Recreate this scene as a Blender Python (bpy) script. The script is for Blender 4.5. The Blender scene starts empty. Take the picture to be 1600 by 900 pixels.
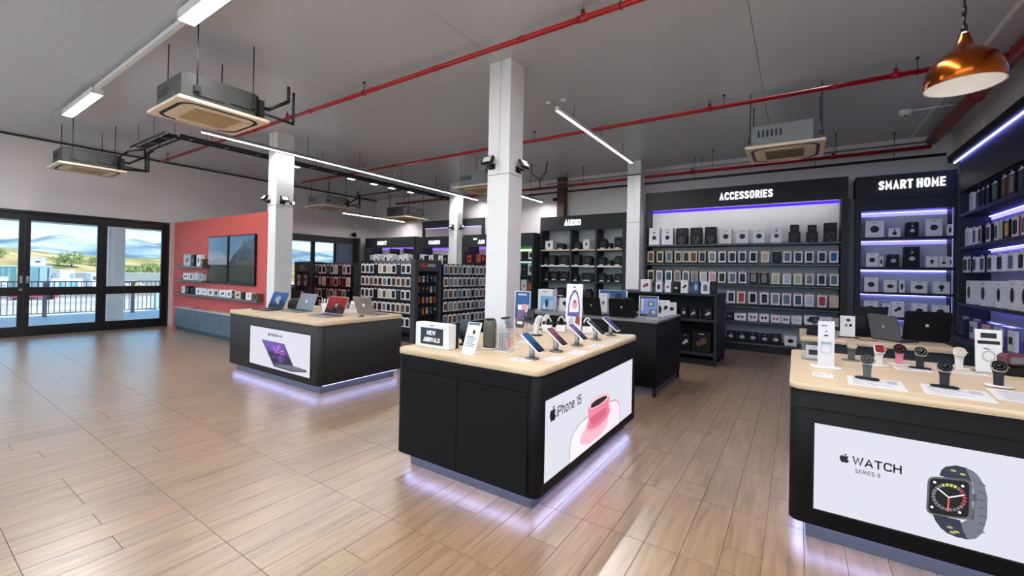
import bpy, bmesh, math, random
from mathutils import Vector, Matrix
random.seed(11)
sc = bpy.context.scene
COL = sc.collection

# ---------------------------------------------------------------- camera
YAW, PITCH, ROLL = 0.5878, 0.0064, 0.0202
cy_, sy_ = math.cos(YAW), math.sin(YAW)
fwd = Vector((-sy_*math.cos(PITCH), cy_*math.cos(PITCH), math.sin(PITCH)))
r0 = Vector((cy_, sy_, 0)); u0 = r0.cross(fwd)
rt = r0*math.cos(ROLL) + u0*math.sin(ROLL)
up = u0*math.cos(ROLL) - r0*math.sin(ROLL)
cam_data = bpy.data.cameras.new('camera'); cam = bpy.data.objects.new('camera', cam_data); COL.objects.link(cam)
M = Matrix((rt, up, -fwd)).transposed().to_4x4(); M.translation = (0, 0, 1.6)
cam.matrix_world = M
cam_data.sensor_width = 36.0; cam_data.lens = 666.3/1600*36.0
cam_data.shift_y = -(450-422.3)/1600
cam_data.clip_end = 3000
sc.camera = cam

# ---------------------------------------------------------------- sky, sun, exposure
sc.view_settings.view_transform = 'Standard'
sc.view_settings.look = 'None'
sc.view_settings.gamma = 1.0
sc.view_settings.use_curve_mapping = False
sc.view_settings.exposure = 0.12
world = bpy.data.worlds.new('sky'); sc.world = world; world.use_nodes = True
wn, wl = world.node_tree.nodes, world.node_tree.links
wn.clear()
wo = wn.new('ShaderNodeOutputWorld'); bg = wn.new('ShaderNodeBackground')
tc = wn.new('ShaderNodeTexCoord'); sx = wn.new('ShaderNodeSeparateXYZ'); cr = wn.new('ShaderNodeValToRGB')
cr.color_ramp.elements[0].position = 0.0; cr.color_ramp.elements[0].color = (0.50, 0.65, 0.72, 1)
cr.color_ramp.elements[1].position = 0.55; cr.color_ramp.elements[1].color = (0.08, 0.25, 0.52, 1)
e = cr.color_ramp.elements.new(0.10); e.color = (0.19, 0.45, 0.68, 1)
wl.new(tc.outputs['Generated'], sx.inputs[0]); wl.new(sx.outputs['Z'], cr.inputs[0])
wl.new(cr.outputs[0], bg.inputs[0]); bg.inputs[1].default_value = 2.7
wl.new(bg.outputs[0], wo.inputs[0])
sun_d = bpy.data.lights.new('sun', 'SUN'); sun_d.energy = 5.0; sun_d.angle = 0.009; sun_d.color = (1, 0.95, 0.86)
sun = bpy.data.objects.new('sun', sun_d); COL.objects.link(sun)
sun.rotation_euler = Vector((-0.62, -0.25, -0.74)).to_track_quat('-Z', 'Y').to_euler()
LED = 150.0          # ceiling line lights
GLOW = 1.0          # factor on the coloured strips

# ---------------------------------------------------------------- materials
def S(h):
    h = h.lstrip('#'); o = []
    for i in (0, 2, 4):
        c = int(h[i:i+2], 16)/255
        o.append(c/12.92 if c <= 0.04045 else ((c+0.055)/1.055)**2.4)
    return tuple(o)
MATS = {}
def mat(name, color, rough=0.5, metal=0.0, emit=0.0, ecol=None, var=0.06, scale=8.0, spec=0.5, bump=0.0, stretch=(1, 1, 1), trans=0.0, coat=0.0):
    if name in MATS: return MATS[name]
    m = bpy.data.materials.new(name); m.use_nodes = True
    nt = m.node_tree; n, l = nt.nodes, nt.links
    b = n['Principled BSDF']
    if isinstance(color, str): color = S(color)
    b.inputs['Roughness'].default_value = rough; b.inputs['Metallic'].default_value = metal
    b.inputs['Specular IOR Level'].default_value = spec
    if coat: b.inputs['Coat Weight'].default_value = coat
    t = n.new('ShaderNodeTexCoord'); mp = n.new('ShaderNodeMapping'); mp.inputs['Scale'].default_value = stretch
    no = n.new('ShaderNodeTexNoise'); no.inputs['Scale'].default_value = scale; no.inputs['Detail'].default_value = 3
    l.new(t.outputs['Object'], mp.inputs[0]); l.new(mp.outputs[0], no.inputs['Vector'])
    mx = n.new('ShaderNodeMix'); mx.data_type = 'RGBA'
    l.new(no.outputs['Fac'], mx.inputs['Factor'])
    mx.inputs['A'].default_value = tuple(max(0, c*(1-var)) for c in color)+(1,)
    mx.inputs['B'].default_value = tuple(min(1, c*(1+var)) for c in color)+(1,)
    l.new(mx.outputs['Result'], b.inputs['Base Color'])
    if emit:
        b.inputs['Emission Color'].default_value = tuple(ecol or color)+(1,)
        b.inputs['Emission Strength'].default_value = emit
    if bump:
        bp = n.new('ShaderNodeBump'); bp.inputs['Strength'].default_value = bump; bp.inputs['Distance'].default_value = 0.01
        l.new(no.outputs['Fac'], bp.inputs['Height']); l.new(bp.outputs[0], b.inputs['Normal'])
    MATS[name] = m
    return m
def lamp(name, col, strength):
    if name in MATS: return MATS[name]
    m = bpy.data.materials.new(name); m.use_nodes = True
    n, l = m.node_tree.nodes, m.node_tree.links; n.clear()
    o = n.new('ShaderNodeOutputMaterial'); e = n.new('ShaderNodeEmission')
    e.inputs[0].default_value = tuple(col)+(1,); e.inputs[1].default_value = strength
    l.new(e.outputs[0], o.inputs[0]); MATS[name] = m
    return m
def clear(name, tint=(1, 1, 1), gloss=0.10, rough=0.02):
    if name in MATS: return MATS[name]
    m = bpy.data.materials.new(name); m.use_nodes = True
    n, l = m.node_tree.nodes, m.node_tree.links; n.clear()
    o = n.new('ShaderNodeOutputMaterial'); tr = n.new('ShaderNodeBsdfTransparent'); g = n.new('ShaderNodeBsdfGlossy')
    tr.inputs[0].default_value = tuple(tint)+(1,); g.inputs['Roughness'].default_value = rough
    lw = n.new('ShaderNodeLayerWeight'); lw.inputs[0].default_value = 0.25
    mu = n.new('ShaderNodeMath'); mu.operation = 'MULTIPLY_ADD'; mu.inputs[1].default_value = 0.45; mu.inputs[2].default_value = gloss*0.4
    mx = n.new('ShaderNodeMixShader')
    l.new(lw.outputs['Facing'], mu.inputs[0]); l.new(mu.outputs[0], mx.inputs[0])
    l.new(tr.outputs[0], mx.inputs[1]); l.new(g.outputs[0], mx.inputs[2]); l.new(mx.outputs[0], o.inputs[0])
    MATS[name] = m
    return m
def screen(name, c0, c1, strength=0.9, ang=0.6, scale=3.0):
    """a lit screen: two colours swirled"""
    if name in MATS: return MATS[name]
    m = bpy.data.materials.new(name); m.use_nodes = True
    n, l = m.node_tree.nodes, m.node_tree.links
    b = n['Principled BSDF']; b.inputs['Specular IOR Level'].default_value = 0.22; b.inputs['Roughness'].default_value = 0.18; b.inputs['Base Color'].default_value = (0.01, 0.01, 0.012, 1)
    t = n.new('ShaderNodeTexCoord'); no = n.new('ShaderNodeTexNoise'); no.inputs['Scale'].default_value = scale; no.inputs['Distortion'].default_value = 1.2
    sp = n.new('ShaderNodeSeparateXYZ'); ma = n.new('ShaderNodeMath'); ma.operation = 'MULTIPLY_ADD'; ma.inputs[1].default_value = 0.7
    rp = n.new('ShaderNodeValToRGB')
    rp.color_ramp.elements[0].color = S(c0)+(1,); rp.color_ramp.elements[0].position = 0.62
    rp.color_ramp.elements[1].color = S(c1)+(1,); rp.color_ramp.elements[1].position = 1.0
    l.new(t.outputs['Generated'], no.inputs['Vector']); l.new(t.outputs['Generated'], sp.inputs[0])
    l.new(sp.outputs['Z'], ma.inputs[0]); l.new(no.outputs['Fac'], ma.inputs[2]); l.new(ma.outputs[0], rp.inputs[0])
    l.new(rp.outputs[0], b.inputs['Emission Color']); b.inputs['Emission Strength'].default_value = strength*0.75
    MATS[name] = m
    return m
def wood_mat(name, c0, c1, c2, rough, per_object, sx=38.0, sy=2.2, sheen=0.5):
    m = bpy.data.materials.new(name); m.use_nodes = True
    n, l = m.node_tree.nodes, m.node_tree.links
    b = n['Principled BSDF']
    g = n.new('ShaderNodeNewGeometry'); mp = n.new('ShaderNodeMapping')
    oi = n.new('ShaderNodeObjectInfo')
    if per_object:
        cx = n.new('ShaderNodeCombineXYZ'); mm = n.new('ShaderNodeMath'); mm.operation = 'MULTIPLY'; mm.inputs[1].default_value = 37.0
        l.new(oi.outputs['Random'], mm.inputs[0]); l.new(mm.outputs[0], cx.inputs[0]); l.new(mm.outputs[0], cx.inputs[1])
        l.new(cx.outputs[0], mp.inputs['Location'])
    l.new(g.outputs['Position'], mp.inputs[0]); mp.inputs['Scale'].default_value = (sx, sy, sx if per_object else sy)
    no = n.new('ShaderNodeTexNoise'); no.inputs['Scale'].default_value = 1.0; no.inputs['Detail'].default_value = 5; no.inputs['Distortion'].default_value = 0.6
    l.new(mp.outputs[0], no.inputs['Vector'])
    rp = n.new('ShaderNodeValToRGB')
    rp.color_ramp.elements[0].position = 0.30; rp.color_ramp.elements[0].color = S(c0)+(1,)
    rp.color_ramp.elements[1].position = 0.70; rp.color_ramp.elements[1].color = S(c2)+(1,)
    e = rp.color_ramp.elements.new(0.5); e.color = S(c1)+(1,)
    l.new(no.outputs['Fac'], rp.inputs[0])
    out = rp.outputs[0]
    # knots and streaks: broad noise
    mp2 = n.new('ShaderNodeMapping'); mp2.inputs['Scale'].default_value = (sx*0.30, sy*1.6, sx*0.3)
    l.new(g.outputs['Position'], mp2.inputs[0])
    n2 = n.new('ShaderNodeTexNoise'); n2.inputs['Scale'].default_value = 1.0; n2.inputs['Detail'].default_value = 3; l.new(mp2.outputs[0], n2.inputs['Vector'])
    r2 = n.new('ShaderNodeValToRGB'); r2.color_ramp.elements[0].position = 0.26; r2.color_ramp.elements[0].color = (0.62, 0.56, 0.50, 1)
    r2.color_ramp.elements[1].position = 0.40; r2.color_ramp.elements[1].color = (1, 1, 1, 1)
    l.new(n2.outputs['Fac'], r2.inputs[0])
    mx = n.new('ShaderNodeMix'); mx.data_type = 'RGBA'; mx.blend_type = 'MULTIPLY'; mx.inputs['Factor'].default_value = 0.7
    l.new(out, mx.inputs['A']); l.new(r2.outputs[0], mx.inputs['B']); out = mx.outputs['Result']
    if per_object:
        r3 = n.new('ShaderNodeMapRange'); r3.inputs['To Min'].default_value = 0.92; r3.inputs['To Max'].default_value = 1.06
        l.new(oi.outputs['Random'], r3.inputs['Value'])
        m3 = n.new('ShaderNodeMix'); m3.data_type = 'RGBA'; m3.blend_type = 'MULTIPLY'; m3.inputs['Factor'].default_value = 1
        l.new(out, m3.inputs['A']); l.new(r3.outputs[0], m3.inputs['B']); out = m3.outputs['Result']
    l.new(out, b.inputs['Base Color'])
    b.inputs['Specular IOR Level'].default_value = sheen
    if per_object: b.inputs['Coat Weight'].default_value = 1.0; b.inputs['Coat Roughness'].default_value = 0.31; b.inputs['Coat IOR'].default_value = 2.1
    rr_ = n.new('ShaderNodeMapRange'); rr_.inputs['To Min'].default_value = rough-0.05; rr_.inputs['To Max'].default_value = rough+0.07
    l.new(no.outputs['Fac'], rr_.inputs['Value']); l.new(rr_.outputs[0], b.inputs['Roughness'])
    bp = n.new('ShaderNodeBump'); bp.inputs['Strength'].default_value = 0.03; bp.inputs['Distance'].default_value = 0.004
    l.new(no.outputs['Fac'], bp.inputs['Height']); l.new(bp.outputs[0], b.inputs['Normal'])
    MATS[name] = m
    return m

M_plank = wood_mat('oak_look_plank', '#846951', '#a08265', '#b19474', 0.30, True, 24.0, 1.8)
M_top = wood_mat('pale_oak_top', '#c6ab8b', '#d2b999', '#dcc7aa', 0.45, False, sx=3.0, sy=60.0, sheen=0.35)
M_grout = mat('grout', '#86715f', 0.8)
M_char = mat('charcoal_laminate', '#111112', 0.65, spec=0.15, var=0.04)
M_char2 = mat('charcoal_laminate_pale', '#2b2b2c', 0.6, var=0.04, spec=0.25)
M_black = mat('black_laminate', '#161617', 0.5, spec=0.3)
M_unit = mat('dark_grey_unit', '#2b2c2f', 0.55, spec=0.3, var=0.04)
M_shelf = mat('shelf_black', '#1f1f21', 0.5, spec=0.3)
M_panel = mat('pale_back_panel', '#c9c7c8', 0.55)
M_greypanel = mat('grey_back_panel', '#9b9a9c', 0.55)
M_smartpanel = mat('smart_back_panel', '#cfcfe4', 0.55)
M_white = mat('white_paint', '#e8e6e4', 0.5, var=0.02)
M_wall = mat('grey_plaster', '#dcd4d2', 0.8, var=0.03, scale=1.5)
M_ceil = mat('ceiling_paint', '#bfc3c9', 0.33, var=0.05, scale=0.8, spec=0.45)
M_red = mat('coral_paint', '#c9564f', 0.55, var=0.03, scale=1.2)
M_pipe = mat('red_pipe_paint', '#a80f14', 0.3, var=0.08)
M_pipe_d = mat('dark_red_pipe_paint', '#960d14', 0.35)
M_steel = mat('galvanised_steel', '#8a8b8c', 0.4, metal=0.7)
M_dsteel = mat('dark_steel', '#2b2c2d', 0.45, metal=0.3)
M_acbody = mat('ac_casing', '#3a3a38', 0.55)
M_acgrey = mat('ac_casing_pale', '#7f8284', 0.5)
M_accream = mat('ac_cream_panel', '#e6d3b6', 0.5)
M_acgrill = mat('ac_grille', '#b49a74', 0.6)
M_frame = mat('black_aluminium', '#0b0b0c', 0.3)
M_glass = clear('door_glass')
M_acryl = clear('clear_acrylic', (0.97, 0.98, 0.99), 0.3)
M_concrete = mat('concrete', '#e4e2df', 0.8, scale=3)
M_pave = mat('balcony_tile', '#e4e7ee', 0.5)
M_bwhite = mat('box_white', '#e6e3e4', 0.45, var=0.02)
M_bblack = mat('box_black', '#101011', 0.5, spec=0.3)
M_kraft = mat('kraft_card', '#c89a62', 0.6)
M_copper = mat('copper', '#8c4417', 0.2, metal=1.0)
M_plw = mat('white_plastic', '#e4e2e0', 0.35)
M_plb = mat('black_plastic', '#0d0d0e', 0.45, spec=0.3)
M_plg = mat('grey_plastic', '#6b6d70', 0.4)
M_alu = mat('aluminium', '#a9abae', 0.3, metal=0.85)
M_alud = mat('dark_aluminium', '#4b4d52', 0.35, metal=0.7)
M_led = lamp('line_light_diffuser', (0.98, 0.985, 1.0), LED)
M_led_wide = lamp('wide_light_diffuser', (0.98, 0.985, 1.0), LED*0.55)
M_ledw = lamp('bright_led', (1.0, 0.95, 0.87), 6.0)
M_letter = lamp('lit_lettering', (0.93, 0.95, 1.0), 1.6)
M_strip_v = lamp('violet_strip', (0.075, 0.02, 1.0), 1.5*GLOW)
M_strip_b = lamp('blue_strip', (0.17, 0.17, 1.0), 16.0*GLOW)
M_strip_w = lamp('cold_white_strip', (0.62, 0.62, 1.0), 7.0*GLOW)
M_plinthled = lamp('plinth_strip', (0.42, 0.48, 1.0), 5.5*GLOW)
M_lightbox = lamp('lightbox_film', (0.80, 0.81, 0.90), 0.90)

# ---------------------------------------------------------------- mesh helpers
class G:
    def __init__(self): self.v, self.f, self.m, self.s = [], [], [], []
    def add(self, vs, fs, mi=0, sm=False, X=None):
        b = len(self.v)
        if X is not None: vs = [X @ Vector(p) for p in vs]
        self.v += [tuple(p) for p in vs]
        for f in fs: self.f.append(tuple(b+i for i in f)); self.m.append(mi); self.s.append(sm)
        return self
    def box(self, x0, x1, y0, y1, z0, z1, mi=0, X=None):
        return self.add([(x0,y0,z0),(x1,y0,z0),(x1,y1,z0),(x0,y1,z0),(x0,y0,z1),(x1,y0,z1),(x1,y1,z1),(x0,y1,z1)],
                        [(0,3,2,1),(4,5,6,7),(0,1,5,4),(1,2,6,5),(2,3,7,6),(3,0,4,7)], mi, False, X)
    def prism(self, pts, a, b, axis='z', mi=0, sm=False, X=None, inset=0.0):
        n = len(pts)
        def P(u, v, w): return {'z': (u, v, w), 'y': (u, w, v), 'x': (w, u, v)}[axis]
        rings = [(pts, a), (pts, b)]
        if inset:
            cx = sum(p[0] for p in pts)/n; cy = sum(p[1] for p in pts)/n
            hw = max(abs(p[0]-cx) for p in pts); hh = max(abs(p[1]-cy) for p in pts)
            ins = [(cx+(p[0]-cx)*(1-inset/hw), cy+(p[1]-cy)*(1-inset/hh)) for p in pts]
            s = 1 if b > a else -1
            rings = [(ins, a), (pts, a+s*inset), (pts, b-s*inset), (ins, b)]
        vs = [P(p[0], p[1], w) for r, w in rings for p in r]
        fs = [tuple(range(n-1, -1, -1)), tuple(range((len(rings)-1)*n, len(rings)*n))]
        self.add(vs, fs, mi, False, X)
        b0 = len(self.v)-len(vs)
        for k in range(len(rings)-1):
            for i in range(n):
                j = (i+1) % n
                self.f.append((b0+k*n+i, b0+k*n+j, b0+(k+1)*n+j, b0+(k+1)*n+i)); self.m.append(mi); self.s.append(sm)
        return self
    def cbox(self, x0, x1, y0, y1, z0, z1, c=0.004, mi=0, X=None):
        return self.prism([(x0,y0),(x1,y0),(x1,y1),(x0,y1)], z0, z1, 'z', mi, False, X, inset=c)
    def lathe(self, prof, n=16, c=(0, 0, 0), mi=0, sm=True, X=None, cap=True):
        vs = [(c[0]+r*math.cos(2*math.pi*i/n), c[1]+r*math.sin(2*math.pi*i/n), c[2]+z) for r, z in prof for i in range(n)]
        b0 = len(self.v); self.add(vs, [], mi, sm, X)
        for k in range(len(prof)-1):
            for i in range(n):
                j = (i+1) % n
                self.f.append((b0+k*n+i, b0+k*n+j, b0+(k+1)*n+j, b0+(k+1)*n+i)); self.m.append(mi); self.s.append(sm)
        if cap:
            self.f.append(tuple(b0+i for i in range(n-1, -1, -1))); self.m.append(mi); self.s.append(False)
            t = b0+(len(prof)-1)*n
            self.f.append(tuple(t+i for i in range(n))); self.m.append(mi); self.s.append(False)
        return self
    def cyl(self, p, q, r, n=10, mi=0, r2=None, sm=True):
        p, q = Vector(p), Vector(q); d = q-p
        R = d.to_track_quat('Z', 'Y').to_matrix().to_4x4(); R.translation = p
        return self.lathe([(r, 0), (r if r2 is None else r2, d.length)], n, (0, 0, 0), mi, sm, R)
    def tube(self, path, r, n=8, mi=0):
        for a, b in zip(path[:-1], path[1:]): self.cyl(a, b, r, n, mi)
        for p in path[1:-1]: self.ball(p, r*1.02, 6, mi)
        return self
    def ball(self, c, r, n=10, mi=0, sz=1.0):
        pr = [(max(1e-4, r*math.sin(math.pi*k/6)), -r*sz*math.cos(math.pi*k/6)) for k in range(7)]
        return self.lathe(pr, n, c, mi, True, None, False)
    def mesh(self, name, mats, fix=True):
        me = bpy.data.meshes.new(name)
        me.from_pydata(self.v, [], self.f)
        for k in mats: me.materials.append(k)
        me.polygons.foreach_set('material_index', self.m)
        me.polygons.foreach_set('use_smooth', self.s)
        if fix:
            bm = bmesh.new(); bm.from_mesh(me); bmesh.ops.recalc_face_normals(bm, faces=bm.faces); bm.to_mesh(me); bm.free()
        me.update()
        return me
    def build(self, name, mats, parent=None, loc=(0, 0, 0), rz=0.0, fix=True):
        if not isinstance(mats, (list, tuple)): mats = [mats]
        return link(name, self.mesh(name, mats, fix), parent, loc, rz)
def link(name, data, parent=None, loc=(0, 0, 0), rz=0.0):
    o = bpy.data.objects.new(name, data); COL.objects.link(o)
    o.parent = parent; o.location = loc; o.rotation_euler = (0, 0, rz)
    return o
LABELS = {}
def tag(o, label, cat, group=None):
    LABELS.setdefault(label, []).append(o.name)
    o['label'] = label; o['category'] = cat
    if group: o['group'] = group
    return o
def thing(name, label, cat, loc=(0, 0, 0), rz=0.0, group=None):
    o = bpy.data.objects.new(name, None); COL.objects.link(o)
    o.location = loc; o.rotation_euler = (0, 0, rz); o.empty_display_size = 0.05
    return tag(o, label, cat, group)
def struct(name, g, mats, parent=None):
    o = g.build(name, mats, parent)
    if parent is None: o['kind'] = 'structure'
    return o
def copy_tree(o, parent=None):
    c = o.copy(); COL.objects.link(c); c.parent = parent
    for ch in o.children: copy_tree(ch, c)
    return c
def rr(w, h, r, n=5, cx=0.0, cy=0.0):
    pts = []
    for k, (sx_, sy2) in enumerate(((1, 1), (-1, 1), (-1, -1), (1, -1))):
        for i in range(n+1):
            a = math.pi/2*(k+i/n)
            pts.append((cx+sx_*(w/2-r)+r*math.cos(a), cy+sy2*(h/2-r)+r*math.sin(a)))
    return pts
def ell(rx, ry, n=16, cx=0.0, cy=0.0, a0=0.0, a1=2*math.pi):
    full = abs(a1-a0-2*math.pi) < 1e-6
    return [(cx+rx*math.cos(a0+(a1-a0)*i/(n if full else n-1)), cy+ry*math.sin(a0+(a1-a0)*i/(n if full else n-1))) for i in range(n)]
def fillet(pts, n=5):
    """polyline whose points may carry a corner radius as a third value"""
    out = []
    for i, p in enumerate(pts):
        if len(p) == 3 and 0 < i < len(pts)-1:
            P, A, B = Vector(p[:2]), Vector(pts[i-1][:2]), Vector(pts[i+1][:2])
            ra, rb = min(p[2], (A-P).length*0.5), min(p[2], (B-P).length*0.5)
            p0, p1 = P+(A-P).normalized()*ra, P+(B-P).normalized()*rb
            for k in range(n+1):
                t = k/n; q = p0*(1-t)**2+P*2*t*(1-t)+p1*t*t; out.append((q.x, q.y))
        else: out.append((p[0], p[1]))
    return out
r_ = 0.42
GLYPH = {  # width, strokes (x over the width, z over the cap height)
 'A': (1.0, [[(0,0),(.5,1),(1,0)], [(.2,.27),(.8,.27)]]), 'B': (.92, [[(0,0),(0,1),(.95,1,r_),(.95,.53,r_),(0,.53)], [(0,.53),(1,.53,r_),(1,0,r_),(0,0)]]),
 'C': (.95, [[(1,.84),(1,1,r_),(0,1,r_),(0,0,r_),(1,0,r_),(1,.16)]]), 'D': (.95, [[(0,0),(0,1),(1,1,r_),(1,0,r_),(0,0)]]),
 'E': (.80, [[(1,1),(0,1),(0,0),(1,0)], [(0,.52),(.88,.52)]]), 'H': (.95, [[(0,0),(0,1)], [(1,0),(1,1)], [(0,.52),(1,.52)]]), 'I': (0.0, [[(0,0),(0,1)]]),
 'L': (.75, [[(0,1),(0,0),(1,0)]]), 'M': (1.2, [[(0,0),(0,1),(.5,.30),(1,1),(1,0)]]), 'N': (.98, [[(0,0),(0,1),(1,0),(1,1)]]),
 'O': (1.0, [[(.5,1),(1,1,r_),(1,0,r_),(0,0,r_),(0,1,r_),(.5,1)]]), 'P': (.90, [[(0,0),(0,1),(1,1,r_),(1,.45,r_),(0,.45)]]),
 'R': (.95, [[(0,0),(0,1),(1,1,r_),(1,.47,r_),(0,.47)], [(.5,.47),(1,0)]]),
 'S': (.92, [[(.97,.86),(.97,1,r_),(.03,1,r_),(.03,.54,r_),(1,.48,r_),(1,0,r_),(0,0,r_),(0,.15)]]),
 'T': (.90, [[(0,1),(1,1)], [(.5,1),(.5,0)]]), 'U': (.95, [[(0,1),(0,0,r_),(1,0,r_),(1,1)]]), 'V': (1.0, [[(0,1),(.5,0),(1,1)]]),
 'W': (1.45, [[(0,1),(.25,0),(.5,.95),(.75,0),(1,1)]]), 'X': (1.0, [[(0,0),(1,1)], [(0,1),(1,0)]]),
 'a': (.72, [[(.05,.58),(.05,.74,.3),(1,.74,.3),(1,0)], [(1,.44),(0,.44,.3),(0,0,.3),(.95,0,.3),(1,.2)]]), 'c': (.70, [[(1,.61),(1,.74,.32),(0,.74,.32),(0,0,.32),(1,0,.32),(1,.13)]]),
 'e': (.76, [[(0,.38),(1,.38),(1,.74,.34),(0,.74,.34),(0,0,.34),(.95,0,.34),(.95,.11)]]), 'h': (.72, [[(0,0),(0,1)], [(0,.5),(0,.74,.3),(1,.74,.34),(1,0)]]),
 'i': (0.0, [[(0,0),(0,.62)], [(0,.93),(0,.96)]]), 'k': (.70, [[(0,0),(0,1)], [(.95,.74),(.05,.26)], [(.35,.40),(1,0)]]), 'n': (.72, [[(0,0),(0,.74)], [(0,.5),(0,.74,.3),(1,.74,.34),(1,0)]]),
 'o': (.78, [[(.5,.74),(1,.74,.36),(1,0,.36),(0,0,.36),(0,.74,.36),(.5,.74)]]), 'r': (.42, [[(0,0),(0,.74)], [(0,.45),(.1,.74,.3),(1,.74)]]),
 '1': (.36, [[(0,.78),(1,1),(1,0)]]), '5': (.84, [[(.95,1),(.12,1),(.02,.50),(.4,.62,.2),(1,.62,.4),(1,0,.4),(0,0,.4),(0,.15)]]),
 '9': (.86, [[(1,.60),(1,.40,.3),(0,.40,.4),(0,1,.4),(1,1,.4),(1,0,.42),(.12,0,.3),(.06,.13)]]),
}
def text(name, s, size, m, parent, loc, rz=0.0, align='LEFT', sxx=1.0, bold=0.16, ext=0.001, gap=0.16):
    """drawn lettering (cap height = size) in the local x-z plane, facing -y; bold is the stroke over the cap height"""
    t = bold; g = G(); x = 0.0
    for ch in s:
        if ch == ' ': x += 0.42*sxx; continue
        w_, strokes = GLYPH[ch]; wd = w_*0.62*sxx
        for st in strokes:
            P = [(x+t/2+px*wd, t/2+pz*(1-t)) for px, pz in fillet(st)]
            n = len(P); L_, R_3 = [], []
            for i in range(n):
                p = Vector(P[i]); d0 = (p-Vector(P[i-1])).normalized() if i else None; d1 = (Vector(P[i+1])-p).normalized() if i < n-1 else None
                if d0 is None: nn = Vector((-d1.y, d1.x)); k = 1
                elif d1 is None: nn = Vector((-d0.y, d0.x)); k = 1
                else:
                    nn = Vector((-d0.y-d1.y, d0.x+d1.x))
                    nn = nn.normalized() if nn.length > 1e-6 else Vector((-d0.y, d0.x)); k = min(1.8, 1/max(0.3, nn.dot(Vector((-d1.y, d1.x)))))
                e = Vector((0, 0))
                if d0 is None: e = -d1*t/2 if abs(d1.y) < 0.9 or True else e
                if d1 is None: e = d0*t/2
                if d0 is None and pz_end(st, 0): e = -d1*t/2
                q = p+e*0.98
                L_.append((q+nn*t/2*k)); R_3.append((q-nn*t/2*k))
            vs = [(v.x*size, -ext, v.y*size) for v in L_+R_3]+[(v.x*size, ext, v.y*size) for v in L_+R_3]
            N = 2*n; fs = []
            for i in range(n-1):
                fs += [(i, i+1, n+i+1, n+i), (N+i, N+n+i, N+n+i+1, N+i+1), (i, N+i, N+i+1, i+1), (n+i, n+i+1, N+n+i+1, N+n+i)]
            fs += [(0, n, N+n, N), (n-1, N+n-1, N+2*n-1, 2*n-1)]
            g.add(vs, fs)
        x += wd+t+gap
    x -= gap
    off = {'LEFT': 0, 'CENTER': -x*size/2, 'RIGHT': -x*size}[align]
    g.v = [(v[0]+off, v[1], v[2]) for v in g.v]
    return g.build(name, m, parent, loc, rz)
def pz_end(st, i): return True
ORD = ['first','second','third','fourth','fifth','sixth','seventh','eighth','ninth','tenth','eleventh','twelfth','thirteenth','fourteenth','fifteenth','sixteenth','seventeenth','eighteenth','nineteenth','twentieth',
       'twenty-first','twenty-second','twenty-third','twenty-fourth','twenty-fifth','twenty-sixth','twenty-seventh','twenty-eighth','twenty-ninth','thirtieth']
# fruit emblem outline from relative curves
def fruit():
    def run(p, segs, n=6):
        out = [p]
        for (a, b, c) in segs:
            p0 = out[-1]; P = [p0, (p0[0]+a[0], p0[1]+a[1]), (p0[0]+b[0], p0[1]+b[1]), (p0[0]+c[0], p0[1]+c[1])]
            for i in range(1, n+1):
                t = i/n; w = ((1-t)**3, 3*t*(1-t)**2, 3*t*t*(1-t), t**3)
                out.append((sum(w[k]*P[k][0] for k in range(4)), sum(w[k]*P[k][1] for k in range(4))))
        return out
    body = run((12.152, 6.896), [((-.948,0),(-2.415,-1.078),(-3.96,-1.04)),((-2.04,.027),(-3.91,1.183),(-4.961,3.014)),((-2.117,3.675),(-.546,9.103),(1.519,12.09)),
        ((1.013,1.454),(2.208,3.09),(3.792,3.039)),((1.52,-.065),(2.09,-.987),(3.935,-.987)),((1.831,0),(2.35,.987),(3.96,.948)),((1.637,-.026),(2.676,-1.48),(3.676,-2.948)),
        ((1.156,-1.688),(1.636,-3.325),(1.662,-3.415)),((-.039,-.013),(-3.182,-1.221),(-3.22,-4.857)),((-.026,-3.04),(2.48,-4.494),(2.597,-4.559)),((-1.429,-2.09),(-3.623,-2.324),(-4.39,-2.376)),
        ((-2,-.156),(-3.675,1.09),(-4.61,1.09))])[:-1]
    leaf = run((15.53, 3.83), [((.843,-1.012),(1.4,-2.427),(1.245,-3.83)),((-1.207,.052),(-2.662,.805),(-3.532,1.818)),((-.78,.896),(-1.454,2.338),(-1.273,3.714)),((1.338,.104),(2.715,-.688),(3.559,-1.701))])[:-1]
    f = lambda P: [((x-12)/24, (12-y)/24) for x, y in P]
    return f(body), f(leaf)
FRUIT = fruit()
def emblem(parent, m, size, loc, rz=0.0, name='emblem'):
    g = G()
    for P in FRUIT: g.prism([(x*size, z*size) for x, z in P], -0.0008, 0.0008, 'y')
    return g.build(name, m, parent, loc, rz)

# ================================================================ SETTING
H = 4.38; XL, XR, YB, YF = -14.0, 2.40, 11.15, -6.0
# floor: base slab with planks laid on it
floor = struct('floor', G().box(XL-0.2, 3.0, YF, YB+0.3, -0.12, -0.008), M_grout)
PW, PL, Y0 = 0.2, 0.715, 0.4545
plank_list = []
ix0, ix1 = int((XL)/PW), int(3.0/PW)+1
for i in range(ix0, ix1):
    x0 = i*PW+0.06
    for k in range(-9, 16):
        y0 = Y0+k*PL
        rnd = random.random()
        cuts = [0.0, 1.0]
        if rnd < 0.30: cuts = [0.0, 0.5 if rnd < 0.15 else 0.33, 1.0]
        for a, b in zip(cuts[:-1], cuts[1:]):
            plank_list.append((x0, x0+PW, y0+a*PL, y0+b*PL))
def in_view(x, y):
    d = Vector((x, y, -1.6)); z = d.dot(fwd)
    if z < 0.3: return None
    px = 800+666.3*d.dot(rt)/z; py = 422.3-666.3*d.dot(up)/z
    return z if -60 < px < 1660 and py < 960 else None
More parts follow.
